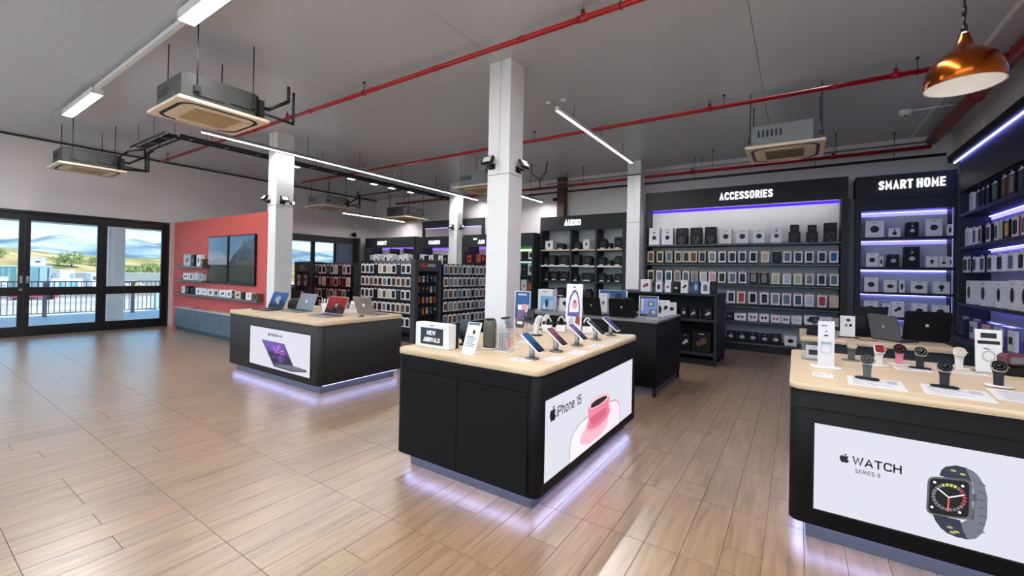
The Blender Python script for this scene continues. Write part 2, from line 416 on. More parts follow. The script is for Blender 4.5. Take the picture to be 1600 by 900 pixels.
def plank_geo(g, x0, x1, y0, y1):
    gx, gy, c = 0.0011, 0.0012, 0.0008
    x0 += gx; x1 -= gx; y0 += gy; y1 -= gy
    g.add([(x0,y0,-0.008),(x1,y0,-0.008),(x1,y1,-0.008),(x0,y1,-0.008),(x0,y0,-c),(x1,y0,-c),(x1,y1,-c),(x0,y1,-c),(x0+c,y0+c,0),(x1-c,y0+c,0),(x1-c,y1-c,0),(x0+c,y1-c,0)],
          [(8,9,10,11)])
    b = len(g.v)-12
    for f in [(0,1,5,4),(1,2,6,5),(2,3,7,6),(3,0,4,7),(4,5,9,8),(5,6,10,9),(6,7,11,10),(7,4,8,11)]:
        g.f.append(tuple(b+i for i in f)); g.m.append(1); g.s.append(False)
plank_list = [p for p in plank_list if p[2] < YB and p[0] > XL-0.15]
vis = sorted((in_view((p[0]+p[1])/2, (p[2]+p[3])/2) or 1e9, i) for i, p in enumerate(plank_list))
near = {i for z, i in vis[:296] if z < 1e8}
shared = {}
rest = G()
for i, p in enumerate(plank_list):
    if i in near:
        L = round(p[3]-p[2], 3)
        if L not in shared:
            g = G(); plank_geo(g, 0, PW, 0, p[3]-p[2]); shared[L] = g.mesh('plank', [M_plank, M_grout], False)
        link('plank', shared[L], floor, (p[0], p[2], 0))
    else: plank_geo(rest, *p)
# remaining planks: one mesh, tone varied per plank by a face attribute
def far_plank_material():
    m = M_plank.copy(); m.name = 'oak_look_plank_far'
    nt = m.node_tree
    at = nt.nodes.new('ShaderNodeAttribute'); at.attribute_name = 'tone'
    for n in list(nt.nodes):
        if n.type == 'OBJECT_INFO':
            for lk in list(n.outputs['Random'].links):
                nt.links.new(at.outputs['Fac'], lk.to_socket)
    return m
M_plank_far = far_plank_material()
ro = rest.build('plank_field', [M_plank_far, M_grout], floor, fix=False); ro['kind'] = 'stuff'
ta = ro.data.attributes.new('tone', 'FLOAT', 'FACE')
tones = []
for q in range(len(rest.f)//9): tones += [random.random()]*9
ta.data.foreach_set('value', tones)

# ceiling: slab with panels under it
ceil = struct('ceiling', G().box(XL-0.2, 3.0, YF, YB+0.3, H+0.02, H+0.2), mat('ceiling_seam', '#5a5857', 0.8))
seams = [-14.6, -11.75, -8.90, -6.15, -3.29, -0.44, 2.41, 3.0]
ys = [-6.0, -4.3, -1.25, 1.8, 4.85, 7.9, 11.45]
for a, b in zip(seams[:-1], seams[1:]):
    for c, d in zip(ys[:-1], ys[1:]):
        if b > XL:
            a2 = max(a, XL-0.2)
            G().cbox(a2+0.0025, b-0.0025, c+0.0012, d-0.0012, H, H+0.02, 0.001).build('ceiling_panel', M_ceil, ceil)
# left wall: door opening y[-1.9,4.41] z<2.755, window opening y[7.45,9.42]
w = G()
w.box(XL-0.22, XL, YF, -1.9, 0, H).box(XL-0.22, XL, -1.9, 4.41, 2.755, H).box(XL-0.22, XL, 4.41, 7.45, 0, H)
w.box(XL-0.22, XL, 7.45, 9.42, 0, 1.0).box(XL-0.22, XL, 7.45, 9.42, 2.60, H).box(XL-0.22, XL, 9.42, YB+0.3, 0, H)
struct('wall_left', w, M_wall)
struct('wall_back', G().box(XL, 3.0, YB, YB+0.25, 0, H), M_wall)
w = G(); w.box(2.75, 3.0, YF, YB, 0, 3.84).box(XR, 3.0, YF, YB, 3.84, H)
struct('wall_right', w, M_wall)
struct('trim_1', G().box(1.79, 1.83, YF, YB, H-0.012, H), M_white)          # pale strip where ceiling meets the duct edge
struct('trim_2', G().box(XL, XL+0.012, YF, YB, H-0.05, H), mat('shadow_trim', '#3c3a3a', 0.7))
# pilaster seams on the bulkhead
for k, yy in enumerate((7.0, 9.55)):
    struct('trim_%d' % (3+k), G().box(XR-0.012, XR, yy-0.02, yy+0.02, 3.84, H-0.25), M_wall)

# glazed doors and side window
def glazed(name, y0, y1, z0, z1, rails, stile, handle=None, x=XL-0.10, th=0.06):
    g = G()
    g.cbox(x, x+th, y0, y0+stile, z0, z1, 0.003).cbox(x, x+th, y1-stile, y1, z0, z1, 0.003)
    for a, b in rails: g.cbox(x+0.002, x+th-0.002, y0+stile, y1-stile, a, b, 0.003)
    o = struct(name, g, M_frame)
    for (a, b), (c, d) in zip(rails[:-1], rails[1:]):
        G().box(x+th/2-0.004, x+th/2+0.004, y0+stile, y1-stile, b, c).build('pane', M_glass, o)
    if handle:
        h = G().cbox(x+th, x+th+0.03, handle-0.02, handle+0.02, 1.16, 1.32, 0.006)
        h.build('door_handle', M_alu, o)
        if handle < 1.83: G().cyl((x+th, handle, 1.02), (x+th+0.012, handle, 1.02), 0.028, 14).build('lock_cylinder', M_alu, o)
    return o
R_ = [(0.0, 0.215), (0.885, 1.075), (2.535, 2.755)]
glazed('door_1', 0.60, 1.842, 0.0, 2.70, [(0.0, 0.215), (0.885, 1.075), (2.545, 2.70)], 0.085, 1.80)
glazed('door_2', 1.846, 3.095, 0.0, 2.70, [(0.0, 0.215), (0.885, 1.075), (2.545, 2.70)], 0.085, 1.895)
glazed('window_1', 3.099, 4.345, 0.0, 2.70, [(0.0, 0.215), (0.885, 1.075), (2.545, 2.70)], 0.085)
glazed('window_2', -0.65, 0.596, 0.0, 2.70, [(0.0, 0.215), (0.885, 1.075), (2.545, 2.70)], 0.085)
glazed('window_3', -1.88, -0.654, 0.0, 2.70, [(0.0, 0.215), (0.885, 1.075), (2.545, 2.70)], 0.085)
struct('trim_5', G().box(XL-0.13, XL+0.015, -1.9, 4.41, 2.70, 2.755).box(XL-0.13, XL+0.015, 4.345, 4.41, 0, 2.70), M_frame)
glazed('window_4', 7.45, 8.53, 1.0, 2.60, [(1.0, 1.06), (2.55, 2.60)], 0.07)
glazed('window_5', 8.53, 9.42, 1.0, 2.60, [(1.0, 1.06), (2.55, 2.60)], 0.07)
# white jamb beside the doors
struct('trim_6', G().box(XL, XL+0.10, 4.41, 4.50, 0, 2.76), mat('pinkish_jamb', '#cdbab4', 0.6))

# red partition
def red_wall():
    g = G().box(-13.92, -9.05, 4.50, 4.62, 0, 2.765)
    o = struct('wall_red', g, M_red)
    for a, b in ((-13.90, -12.28), (-12.27, -10.66), (-10.65, -9.06)):
        G().cbox(a, b, 4.492, 4.5, 0.004, 2.76, 0.003).build('panel', M_red, o)
    return o
red_wall()

# columns
def column(n, x0, x1, y0, y1, zc=2.88):
    o = struct('column_%d' % n, G().cbox(x0, x1, y0, y1, 0, H-0.001, 0.006), M_white)
    G().box(x0-0.004, x1+0.004, y0-0.004, y1+0.004, zc, zc+0.012).build('joint_ring', mat('joint_grey', '#a9a6a4', 0.7), o)
    G().box((x0+x1)/2-0.012, (x0+x1)/2+0.012, y0-0.018, y0-0.0035, zc+0.03, H-0.02).build('conduit', M_white, o)
    return o
column(1, -9.08, -8.75, 4.50, 4.85)
column(2, -3.43, -3.09, 4.52, 4.84)
column(3, -9.08, -8.75, 10.02, 10.27)
column(4, -3.46, -3.14, 10.2, 10.5)
# floodlights on the columns
def flood(loc, rz, label, tilt=0.5):
    o = thing('flood_light', label, 'flood light', loc, rz)
    X = Matrix.Rotation(-tilt, 4, 'X'); X.translation = (0, -0.10, 0.03)
    G().cbox(-0.085, 0.085, -0.02, 0.02, -0.06, 0.06, 0.006, 0, X).build('housing', M_plb, o)
    g = G().cbox(-0.06, 0.06, -0.024, -0.0201, -0.04, 0.04, 0.001, 0, X); g.build('glass_front', mat('flood_glass', '#d9d7d2', 0.3), o)
    G().box(-0.03, 0.03, -0.085, -0.001, -0.05, -0.03).cbox(-0.05, 0.05, -0.02, -0.001, -0.07, 0.0, 0.003).build('bracket', M_plb, o)
    return o
flood((-3.36, 4.52, 3.03), 0, 'black floodlight on the front face of the tall central white column')
flood((-3.09, 4.72, 3.0), math.pi/2, 'black floodlight on the right face of the tall central white column')
flood((-3.43, 4.72, 3.0), -math.pi/2, 'black floodlight peeping from the far side of the central white column')
flood((-9.02, 4.50, 3.0), 0, 'black floodlight at the left edge of the white column beside the red wall')
flood((-8.75, 4.62, 2.98), math.pi/2, 'black floodlight on the right face of the column beside the red wall')
flood((-8.92, 10.02, 2.98), 0, 'small black floodlight on the left of the far column among shelves')
flood((-8.75, 10.15, 2.98), math.pi/2, 'small black floodlight on the right of the far column among shelves')
o = thing('wall_spotlight', 'small round spotlight glowing on the far side of the column by the red wall', 'spotlight', (-8.75, 4.80, 2.95))
G().cyl((0.0, 0, 0), (0.10, 0.0, 0), 0.03, 12).build('housing', M_plb, o)
G().cyl((0.1001, 0, 0), (0.104, 0, 0), 0.026, 12).build('lens', M_ledw, o)

# ================================================================ CEILING FIXTURES
def pipe_run(label, pts, r, m, hangers=(), joints=(), tees=(), name='sprinkler_pipe'):
    """pipe along x at (y, z) with collars, hanger rods and sprinkler tees"""
    o = thing(name, label, 'pipe', pts[0])
    b = Vector(pts[0]); P = [Vector(p)-b for p in pts]
    G().tube(P, r, 12).build('pipe', m, o)
    for x in joints:
        G().cyl((x-b.x-0.035, 0, 0), (x-b.x+0.035, 0, 0), r*1.18, 12).build('coupling', m, o)
    for x in hangers:
        g = G().cyl((x-b.x, 0, r), (x-b.x, 0, H-b.z), 0.005, 6)
        for s in range(10):
            a, c = 2*math.pi*s/10, 2*math.pi*(s+1)/10
            g.cyl((x-b.x, (r+.006)*math.cos(a), (r+.006)*math.sin(a)), (x-b.x, (r+.006)*math.cos(c), (r+.006)*math.sin(c)), 0.006, 5)
        g.cyl((x-b.x, 0, H-b.z-0.025), (x-b.x, 0, H-b.z), 0.018, 8)
        g.build('hanger', M_dsteel, o)
    for x in tees:
        g = G().cyl((x-b.x-0.05, 0, 0), (x-b.x+0.05, 0, 0), r*1.3, 12).cyl((x-b.x, 0, 0), (x-b.x, 0, r+0.055), r*0.8, 10)
        g.build('tee', m, o)
        G().cyl((x-b.x, 0, r+0.055), (x-b.x, 0, H-b.z-0.03), 0.007, 6).build('sprinkler_head', M_steel, o)
    return o
pipe_run('red sprinkler pipe nearest the viewer, passing in front of the central column', [(-13.3, 3.99, 4.22), (1.2, 3.99, 4.22)], 0.030, M_pipe,
         (-7.3, -1.45, -12.9, -5.35), (-6.75, -3.9, -8.6, -10.4, -2.6, -0.5), (-7.45, -1.85))
pipe_run('red sprinkler pipe running across behind the central column to the copper lamp', [(-12.4, 7.15, 4.2), (1.985, 7.15, 4.2)], 0.030, M_pipe,
         (-9.55, -4.3, -0.95, 1.22), (-8.3, -6.1, -2.2, 0.4, -11), (-9.75, -1.15, 1.02))
pipe_run('red sprinkler pipe farthest back, along the top of the back wall', [(-12.5, 10.84, 4.10), (2.05, 10.84, 4.10)], 0.034, M_pipe,
         (-10.5, -1.9, -6.2, 0.35), (-9, -4.8, -0.7, 1.2), (-10.2, -2.1, 0.6))
o = thing('sprinkler_main', 'thick dark red sprinkler main running under the ceiling along the right wall', 'pipe', (2.08, 2.0, 4.24))
G().cyl((0, 0, 0), (0, 8.95, 0), 0.085, 16).ball((0, 8.95, 0), 0.086, 12).build('pipe', M_pipe_d, o)
for yy in (1.2, 4.1, 6.6): G().cyl((0, yy-0.06, 0), (0, yy+0.06, 0), 0.098, 16).build('coupling', M_pipe_d, o)
for yy in (2.6, 5.4, 8.2): G().box(-0.012, 0.012, yy-0.015, yy+0.015, 0.08, 0.139).build('hanger', M_dsteel, o)
# grey conduits along the back
pipe_run('thin grey conduit running in front of the white column beside ACCESSORIES', [(-5.7, 10.14, 4.03), (2.0, 10.14, 4.03)], 0.016, M_steel, (-4.6, -1.55, 0.6), (-2.4, -0.2), name='conduit')
pipe_run('black service pipe above the ACCESSORIES fascia', [(-6.6, 10.6, 3.88), (2.2, 10.6, 3.88)], 0.028, M_dsteel, (-5.3, -2.0, 0.3, 1.5), (-4.2, -0.5), name='service_pipe')
# line lights
def line_light(label, a, b, wdt=0.09, hgt=0.07, rods=2, group=None):
    a, b = Vector(a), Vector(b); L = (b-a).length
    ang = math.atan2(b.y-a.y, b.x-a.x)
    o = thing('line_light', label, 'light', a, ang, group)
    g = G().box(0, L, -wdt/2, wdt/2, 0.0, hgt*0.55).box(-0.01, 0, -wdt/2, wdt/2, -hgt*0.45, hgt*0.55).box(L, L+0.01, -wdt/2, wdt/2, -hgt*0.45, hgt*0.55)
    g.build('housing', M_plw if wdt > 0.05 else M_alu, o)
    G().box(0.002, L-0.002, -wdt/2+0.007, wdt/2-0.007, -hgt*0.40, -hgt*0.30).build('diffuser', M_led if wdt < 0.1 else M_led_wide, o)
    g = G().box(0, L, -wdt/2, -wdt/2+0.006, -hgt*0.45, 0).box(0, L, wdt/2-0.006, wdt/2, -hgt*0.45, 0).box(0.002, L-0.002, -wdt/2+0.006, wdt/2-0.006, -hgt*0.2, -0.0005)
    g.build('reflector', M_plw, o)
    for i in range(rods):
        x = L*(i+0.5)/rods
        if a.z+hgt*0.55 < H-0.02: G().cyl((x, 0, hgt*0.55), (x, 0, H-a.z), 0.005, 6).build('rod', M_dsteel, o)
    return o
line_light('white line light at the top left, cut by the frame', (-3.9, 1.85, 4.29), (-5.55, 1.85, 4.29), 0.16, 0.10, 2)
line_light('white line light above the hanging air conditioner nearest the doors', (-8.95, 1.87, 4.25), (-10.75, 1.87, 4.25), 0.14, 0.09, 2)
o = thing('cable_conduit', 'white conduit bar linking the two line lights at the top left', 'conduit', (-5.56, 1.86, 4.30))
G().box(-3.37, 0, -0.025, 0.025, -0.02, 0.03).build('bar', M_plw, o)
for x in (-0.4, -1.7, -3.0): G().cyl((x, 0, 0.03), (x, 0, H-4.30), 0.006, 6).build('rod', M_dsteel, o)
line_light('long slim line light hung in front of the column by the red wall', (-8.66, 3.15, 3.97), (-8.66, 10.9, 3.97), 0.05, 0.06, 6)
line_light('ceiling line light running back to the white column beside ACCESSORIES', (-3.08, 5.78, 4.125), (-3.08, 9.33, 4.125), 0.055, 0.06, 3)
line_light('slim line light hung behind the far left air conditioner', (-12.1, 8.32, 3.43), (-12.1, 10.9, 3.43), 0.05, 0.06, 2)
line_light('short line light glimpsed right of the central column near AUDIO', (-6.25, 9.6, 3.72), (-6.25, 10.9, 3.72), 0.05, 0.06, 1)
for k, (a_, b_) in enumerate((((-0.4, 0.8, 4.31), (-0.4, 4.0, 4.31)), ((-11.5, -1.2, 4.31), (-7.5, -1.2, 4.31)), ((-2.5, -1.2, 4.31), (1.5, -1.2, 4.31)), ((-10.5, -4.2, 4.31), (-6.5, -4.2, 4.31)), ((-4.0, -4.2, 4.31), (0.5, -4.2, 4.31)))):  # line lights added out of view to brighten the room
    line_light('added ceiling line light above or behind the viewer, out of frame, %s of five' % ORD[k], a_, b_, 0.16, 0.10, 2, 'added line lights out of frame')
# sensors beside the line light end
for k, (x, y) in enumerate(((-3.36, 6.02), (-3.12, 6.05))):
    o = thing('motion_sensor', 'white round sensor %s the near end of the line light by the central column' % ('left of', 'right of')[k], 'sensor', (x, y, H))
    G().lathe([(0.05, 0), (0.05, -0.025), (0.035, -0.05), (0.01, -0.055)], 14).build('dome', M_plw, o)
    G().ball((0, -0.02, -0.05), 0.014, 8).build('lens', M_plb, o)
o = thing('smoke_detector', 'white smoke detector on a conduit near the right wall', 'detector', (1.45, 9.3, H))
G().lathe([(0.09, 0), (0.09, -0.04), (0.06, -0.075), (0.02, -0.085)], 16).build('body', M_plw, o)
G().cyl((0.03, 0, -0.02), (0.6, 0, -0.02), 0.012, 8).build('conduit', M_plw, o)
G().cyl((0, 0, -0.084), (0, 0, -0.092), 0.022, 10).build('sensor', M_plb, o)
o = thing('security_camera', 'white dome camera on the grey left wall above the far shelves', 'camera', (-13.995, 10.0, 3.25))
G().cyl((0, 0, 0), (0.05, 0, 0), 0.07, 14).cyl((0.05, 0, 0), (0.25, 0, 0), 0.03, 10).build('arm', M_plw, o)
G().ball((0.25, 0, -0.03), 0.075, 12).build('dome', M_plw, o)
o = thing('security_camera', 'black dome camera on the grey left wall under the white one', 'camera', (-13.995, 10.0, 2.93))
G().cyl((0, 0, 0), (0.16, 0, 0), 0.03, 10).build('arm', M_plb, o)
G().ball((0.20, 0, -0.02), 0.09, 12).build('dome', M_plb, o)

# cassette air conditioners: panel centred on (0,0), panel underside at z=0
def aircon(label, x, y, z, body_m, grille_m, hb=0.30, rods=True, pipes=True, slats=False):
    o = thing('air_conditioner', label, 'air conditioner', (x, y, z))
    W = 0.98
    body = G().prism([(-.40,-.42),(.34,-.42),(.42,-.30),(.42,.34),(.34,.42),(-.34,.42),(-.42,.34),(-.42,-.38)], 0.04, 0.04+hb, 'z').build('casing', body_m, o)
    g = G()
    for k in range(6): g.box(-0.33+k*0.055, -0.305+k*0.055, -0.4235, -0.42, 0.17, 0.27)
    g.build('vent_slots', mat('slot_dark', '#2c2d2a', 0.7), body)
    G().box(-0.18, 0.12, -0.4265, -0.42, 0.08, 0.16).build('service_plate', body_m, body)
    G().cbox(0.42, 0.44, -0.30, -0.02, 0.10, 0.28, 0.004).cbox(0.42, 0.44, 0.05, 0.30, 0.12, 0.25, 0.004).build('side_plate', body_m, body)
    pan = G().prism(rr(W, W, 0.02, 3), 0.0, 0.04, 'z', inset=0.006).build('panel', M_accream, o)
    # slot ring under the panel: dark recess line and raised flaps
    ring = G()
    P = rr(0.855, 0.855, 0.17, 6); Q = rr(0.775, 0.775, 0.14, 6)
    n = len(P)
    vs = [(p[0], p[1], -0.003) for p in P]+[(p[0], p[1], -0.003) for p in Q]+[(p[0], p[1], 0.001) for p in P]+[(p[0], p[1], 0.001) for p in Q]
    fs = []
    for i in range(n):
        j = (i+1) % n; fs += [(i, j, n+j, n+i), (2*n+i, 2*n+j, j, i), (n+i, n+j, 3*n+j, 3*n+i)]
    ring.add(vs, fs); ring.build('outlet_slot', M_black, pan)
    for k in range(4):
        X = Matrix.Rotation(k*math.pi/2, 4, 'Z')
        G().cbox(-0.23, 0.23, -0.385, -0.315, -0.012, 0.0, 0.004, 0, X).build('flap', M_accream, o)
    gr = G().cbox(-0.25, 0.25, -0.25, 0.25, -0.014, 0.0, 0.004).build('intake_grille', grille_m, o)
    g = G()
    for k in range(9): g.box(-0.235, 0.235, -0.235+k*0.055, -0.215+k*0.055, -0.018, -0.0139)
    g.build('louvre', mat('grille_dark', '#3a372f', 0.6) if slats else grille_m, gr)
    if rods:
        for sx_, sy2 in ((-1,-1),(1,-1),(1,1),(-1,1)):
            g = G().cyl((sx_*0.44, sy2*0.30, 0.15), (sx_*0.44, sy2*0.30, H-z), 0.007, 6).box(sx_*0.44-0.03, sx_*0.44+0.03, sy2*0.30-0.03, sy2*0.30+0.03, 0.13, 0.20)
            g.build('hanger_rod', M_dsteel, o)
    if pipes:
        g = G().tube([(0.30, 0.42, 0.24), (0.30, 0.56, 0.24), (0.34, 0.80, 0.42), (0.34, 0.80, 0.62)], 0.022, 8)
        g.tube([(0.36, 0.42, 0.15), (0.38, 0.85, 0.12), (0.38, 0.85, 0.55)], 0.018, 8).cbox(0.26, 0.40, 0.40, 0.46, 0.08, 0.30, 0.005)
        g.build('refrigerant_pipe', M_dsteel, o)
    return o
aircon('large hanging cassette air conditioner nearest the viewer, top left', -6.15, 2.32, 3.46, M_acbody, M_acgrill)
aircon('hanging cassette air conditioner in front of the grey wall above the doors', -11.82, 2.36, 3.47, M_acbody, M_acgrill)
aircon('hanging cassette air conditioner right of the column by the red wall', -12.0, 7.75, 3.47, M_acgrey, M_acgrill)
aircon('hanging cassette air conditioner half hidden behind the central column', -6.0, 7.75, 3.48, M_acgrey, M_acgrill, pipes=False)
aircon('hanging cassette air conditioner between ACCESSORIES and the copper lamp', -0.17, 7.65, 3.50, M_acgrey, M_acgrill, pipes=False, slats=True)
aircon('hanging cassette air conditioner at the far end of the long line light', -10.25, 9.3, 3.22, M_acbody, M_acgrill, pipes=False)
# cable tray
def tray(label, a, b, w2=0.12):
    a, b = Vector(a), Vector(b); L = (b-a).length
    o = thing('cable_tray', label, 'cable tray', a, math.atan2(b.y-a.y, b.x-a.x))
    G().box(0, L, -w2, -w2+0.012, 0, 0.045).box(0, L, w2-0.012, w2, 0, 0.045).build('tray_channel', M_dsteel, o)
    for k in range(int(L/0.6)):
        G().box(0.2+k*0.6, 0.23+k*0.6, -w2+0.012, w2-0.012, 0.008, 0.022).build('rung', M_steel, o)
    g = G()
    for q in range(4): g.cyl((0.05, -0.06+q*0.04, 0.03), (L-0.05, -0.06+q*0.04, 0.03), 0.014, 6)
    g.build('cable', M_plb, o)
    for k in range(max(2, int(L/1.6))):
        x = 0.5+k*(L-1)/max(1, int(L/1.6)-1)
        G().cyl((x, -w2, 0.07), (x, -w2, H-a.z-0.003), 0.005, 6).cyl((x, w2, 0.07), (x, w2, H-a.z-0.003), 0.005, 6).build('rod', M_dsteel, o)
    return o
tray('long black cable tray hung behind the column by the red wall', (-9.42, 3.05, 3.95), (-9.42, 10.9, 3.95))
tray('short black cable tray across the hanging air conditioner nearest the doors', (-11.4, 3.05, 4.0), (-9.56, 3.05, 4.0), 0.16)
for k, yy in enumerate((5.25, 6.7, 7.4, 8.0, 8.7)):
    o = thing('track_spotlight', 'small white spotlight under the long cable tray, %s from the front' % ORD[k], 'spotlight', (-9.42, yy, 3.95), 0, 'spotlights under the cable tray')
    G().cyl((0, 0, 0), (0, 0, -0.03), 0.012, 6).cbox(-0.05, 0.05, -0.10, 0.10, -0.055, -0.03, 0.004).build('lamp_body', M_plw, o)
    G().box(-0.045, 0.045, -0.09, 0.09, -0.058, -0.0551).build('diffuser', M_ledw, o)
o = thing('refrigerant_line', 'bent dark pipes leading from the cable tray to the air conditioner by the doors', 'pipe', (-11.4, 3.1, 4.02))
G().tube([(0.0, 0, 0), (-0.9, 0.0, 0.1), (-1.05, -0.3, -0.25)], 0.02, 8).tube([(0.05, 0.15, 0), (-0.35, 0.15, 0.0), (-0.35, 0.15, -0.38), (-0.45, -0.25, -0.4)], 0.022, 8).build('pipe', M_dsteel, o)
o = thing('refrigerant_line', 'black bent pipe from the cable tray to the air conditioner behind that column', 'pipe', (-9.55, 8.45, 3.93))
G().tube([(0, 0, 0), (-1.9, 0, 0), (-1.9, 0, -0.27), (-2.2, 0.0, -0.27)], 0.018, 8).build('pipe', M_dsteel, o)
o = thing('cable_bracket', 'grey forked conduit rising to the ceiling right of the central column', 'conduit', (-5.35, 9.2, 3.72))
G().tube([(0, 0, 0), (0, 0, 0.22), (0.16, 0, 0.38), (0.2, 0, 0.655)], 0.014, 8).tube([(0, 0, 0.22), (-0.25, 0, 0.4), (-0.25, 0, 0.655)], 0.010, 8).cbox(-0.3, 0.9, -0.05, 0.05, -0.03, 0.0, 0.004).build('conduit', M_dsteel, o)
o = thing('service_post', 'dark brown steel post standing above the AUDIO fascia', 'post', (-5.64, 11.0, 0))
G().box(-0.11, 0.11, -0.11, 0.11, 3.206, H-0.001).build('post', mat('brown_paint', '#4a2c1c', 0.5), o)
G().cyl((-0.11, -0.06, 3.75), (-0.25, -0.08, 3.75), 0.05, 12).build('siren', M_plb, o)

# copper pendant
PX, PY, PZ = 0.77, 3.39, 2.705
o = thing('pendant_lamp', 'copper dome pendant lamp with white inside hanging on a black cord', 'lamp', (PX, PY, PZ))
pr = [(0.163, 0.0), (0.167, 0.02), (0.165, 0.06), (0.152, 0.11), (0.128, 0.15), (0.092, 0.182), (0.060, 0.200), (0.042, 0.222), (0.030, 0.255), (0.022, 0.290)]
G().lathe(pr, 40, cap=False).build('lamp_shade', M_copper, o)
inn = [(r-0.004, z+0.001) for r, z in pr[:-1]]
ob = G().lathe(inn, 40, cap=False).build('inner_lining', mat('white_enamel', '#f2f0ec', 0.4, var=0.01), o)
G().lathe([(0.160, 0.0), (0.163, -0.002), (0.166, 0.0)], 40, cap=False).build('rim', M_plw, o)
G().cyl((0, 0, 0.29), (0, 0, 0.305), 0.012, 12).build('collar', M_plw, o)
G().cyl((0, 0, 0.305), (0, 0, 0.345), 0.014, 10).cyl((0, 0, 0.345), (0, 0, 0.40), 0.006, 8).cyl((0, 0, 0.40), (0, 0, 0.45), 0.011, 10).cyl((0, 0, 0.45), (0, 0, H-PZ), 0.005, 8).build('cord', M_plb, o)
G().ball((0, 0, 0.12), 0.04, 12).cyl((0, 0, 0.15), (0, 0, 0.22), 0.018, 10).build('bulb', lamp('bulb', (1, 0.97, 0.93), 2.2), o)

# ================================================================ PRODUCTS
CACHE = {}
def cached(key, fn):
    if key not in CACHE: CACHE[key] = fn()
    return CACHE[key]
TONE = {'white': '#e6e3e4', 'black': '#0f0f10', 'navy': '#27344f', 'blue': '#2f5a8c', 'grey': '#7d8186', 'dark grey': '#2b2d31', 'green': '#a9b98a', 'red': '#a8403c',
        'beige': '#c8b79c', 'brown': '#5b4436', 'teal': '#34525c', 'pink': '#d59aa0', 'orange': '#c06a2e', 'yellow': '#c9a64a', 'purple': '#6a5a94', 'slate': '#5a6a7a', 'silver': '#b9bcc0'}
def tone(n): return mat('print_'+n.replace(' ', '_'), TONE[n], 0.5, var=0.10, scale=14, spec=0.25)
def phone_pack(color, side='black', front='white', w=0.165, d=0.13, h=0.25, topc='kraft'):
    """hanging phone-case pack; front face at y=-d/2, base at z=0"""
    k = ('pack', color, side, front, w, d, h, topc)
    def mk():
        g = G().cbox(-w/2, w/2, -d/2+0.003, d/2, 0, h*0.93, 0.004, 0)
        g.box(-w/2+0.002, w/2-0.002, -d/2, -d/2+0.0028, 0.002, h*0.925, 1)
        root = g.mesh('product_pack', [tone(side), tone(front)], False)
        p = G().prism(rr(w*0.64, h*0.66, w*0.12, 3, 0, h*0.45), -d/2-0.006, -d/2-0.0001, 'y')
        case = p.mesh('printed_case', [tone(color)])
        t = G().box(-w*0.44, w*0.44, -d/2-0.0015, -d/2-0.0002, h*0.865, h*0.915)
        t.prism([(-w*0.16, h*0.90), (w*0.16, h*0.90), (w*0.10, h*1.0), (-w*0.10, h*1.0)], -d/2-0.0015, -d/2+0.004, 'y')
        tab = t.mesh('hang_tab', [M_kraft if topc == 'kraft' else tone(topc)])
        c = G().box(-w*0.35, w*0.1, -d/2-0.0012, -d/2-0.0002, h*0.05, h*0.075)
        return root, case, tab
    return cached(k, mk)
def place_pack(label, loc, rz, color, group, name='phone_case_pack', cat='phone case', sc_=(1, 1, 1), **kw):
    root, case, tab = phone_pack(color, **kw)
    o = link(name, root, None, loc, rz); o.scale = sc_
    tag(o, label, cat, group)
    link('printed_case', case, o); link('hang_tab', tab, o)
    return o
def silhouette(g, kind, w, h, y, mi=0):
    """front picture on a carton, centred, in the x-z plane"""
    cz = h*0.5
    s = min(w, h)
    if kind == 'disc': g.prism(ell(s*0.24, s*0.24, 16, 0, cz), y-0.001, y, 'y', mi)
    elif kind == 'oval': g.prism(ell(s*0.26, s*0.19, 14, 0, cz), y-0.001, y, 'y', mi)
    elif kind == 'camera':
        g.prism(ell(s*0.17, s*0.20, 14, 0, cz+s*0.05), y-0.001, y, 'y', mi); g.prism([(-s*.10, cz-s*.28), (s*.10, cz-s*.28), (s*.04, cz-s*.1), (-s*.04, cz-s*.1)], y-0.001, y, 'y', mi)
    elif kind == 'speaker': g.prism(rr(w*0.5, h*0.55, w*0.12, 3, 0, cz), y-0.001, y, 'y', mi)
    elif kind == 'pods':
        for q in (-0.16, 0.16): g.prism(ell(w*0.12, h*0.16, 10, q*w, cz), y-0.001, y, 'y', mi)
    elif kind == 'tall': g.prism(ell(w*0.26, h*0.26, 14, 0, cz), y-0.001, y, 'y', mi)
    elif kind == 'cluster':
        for q, r in ((-0.14, 0.14), (0.12, 0.18), (0.0, 0.12)): g.prism(ell(s*r, s*r*1.1, 10, q*w, cz+(q*0.5)*h), y-0.001-abs(q)*.001, y, 'y', mi)
    elif kind == 'dots':
        for q, r, zz in ((0, 0.2, .42), (0, 0.09, .72)): g.prism(ell(s*r, s*r, 12, 0, h*zz), y-0.001, y, 'y', mi)
def carton_mesh(w, d, h, bc, fc, pic, pc):
    k = ('carton', w, d, h, bc, fc, pic, pc)
    def mk():
        root = G().cbox(-w/2, w/2, -d/2, d/2, 0, h, 0.003).mesh('carton', [tone(bc)], False)
        g = G(); silhouette(g, pic, w, h, -d/2); picture = g.mesh('printed_picture', [tone(pc)])
        g = G().box(-w*0.12, w*0.12, -d/2-0.0008, -d/2, h*0.86, h*0.90)
        cap = g.mesh('printed_caption', [tone(fc)])
        return root, picture, cap
    return cached(k, mk)
def place_carton(label, loc, rz, w, d, h, body='white', pic='disc', pc='dark grey', fc='grey', group=None, name='product_box', cat='box'):
    root, p, c = carton_mesh(round(w, 3), round(d, 3), round(h, 3), body, fc, pic, pc)
    o = link(name, root, None, loc, rz); tag(o, label, cat, group)
    q = link('printed_picture', p, o); link('printed_caption', c, o)
    if pic in ('dots', 'pods', 'cluster', 'camera'): q['kind'] = 'stuff'
    return o
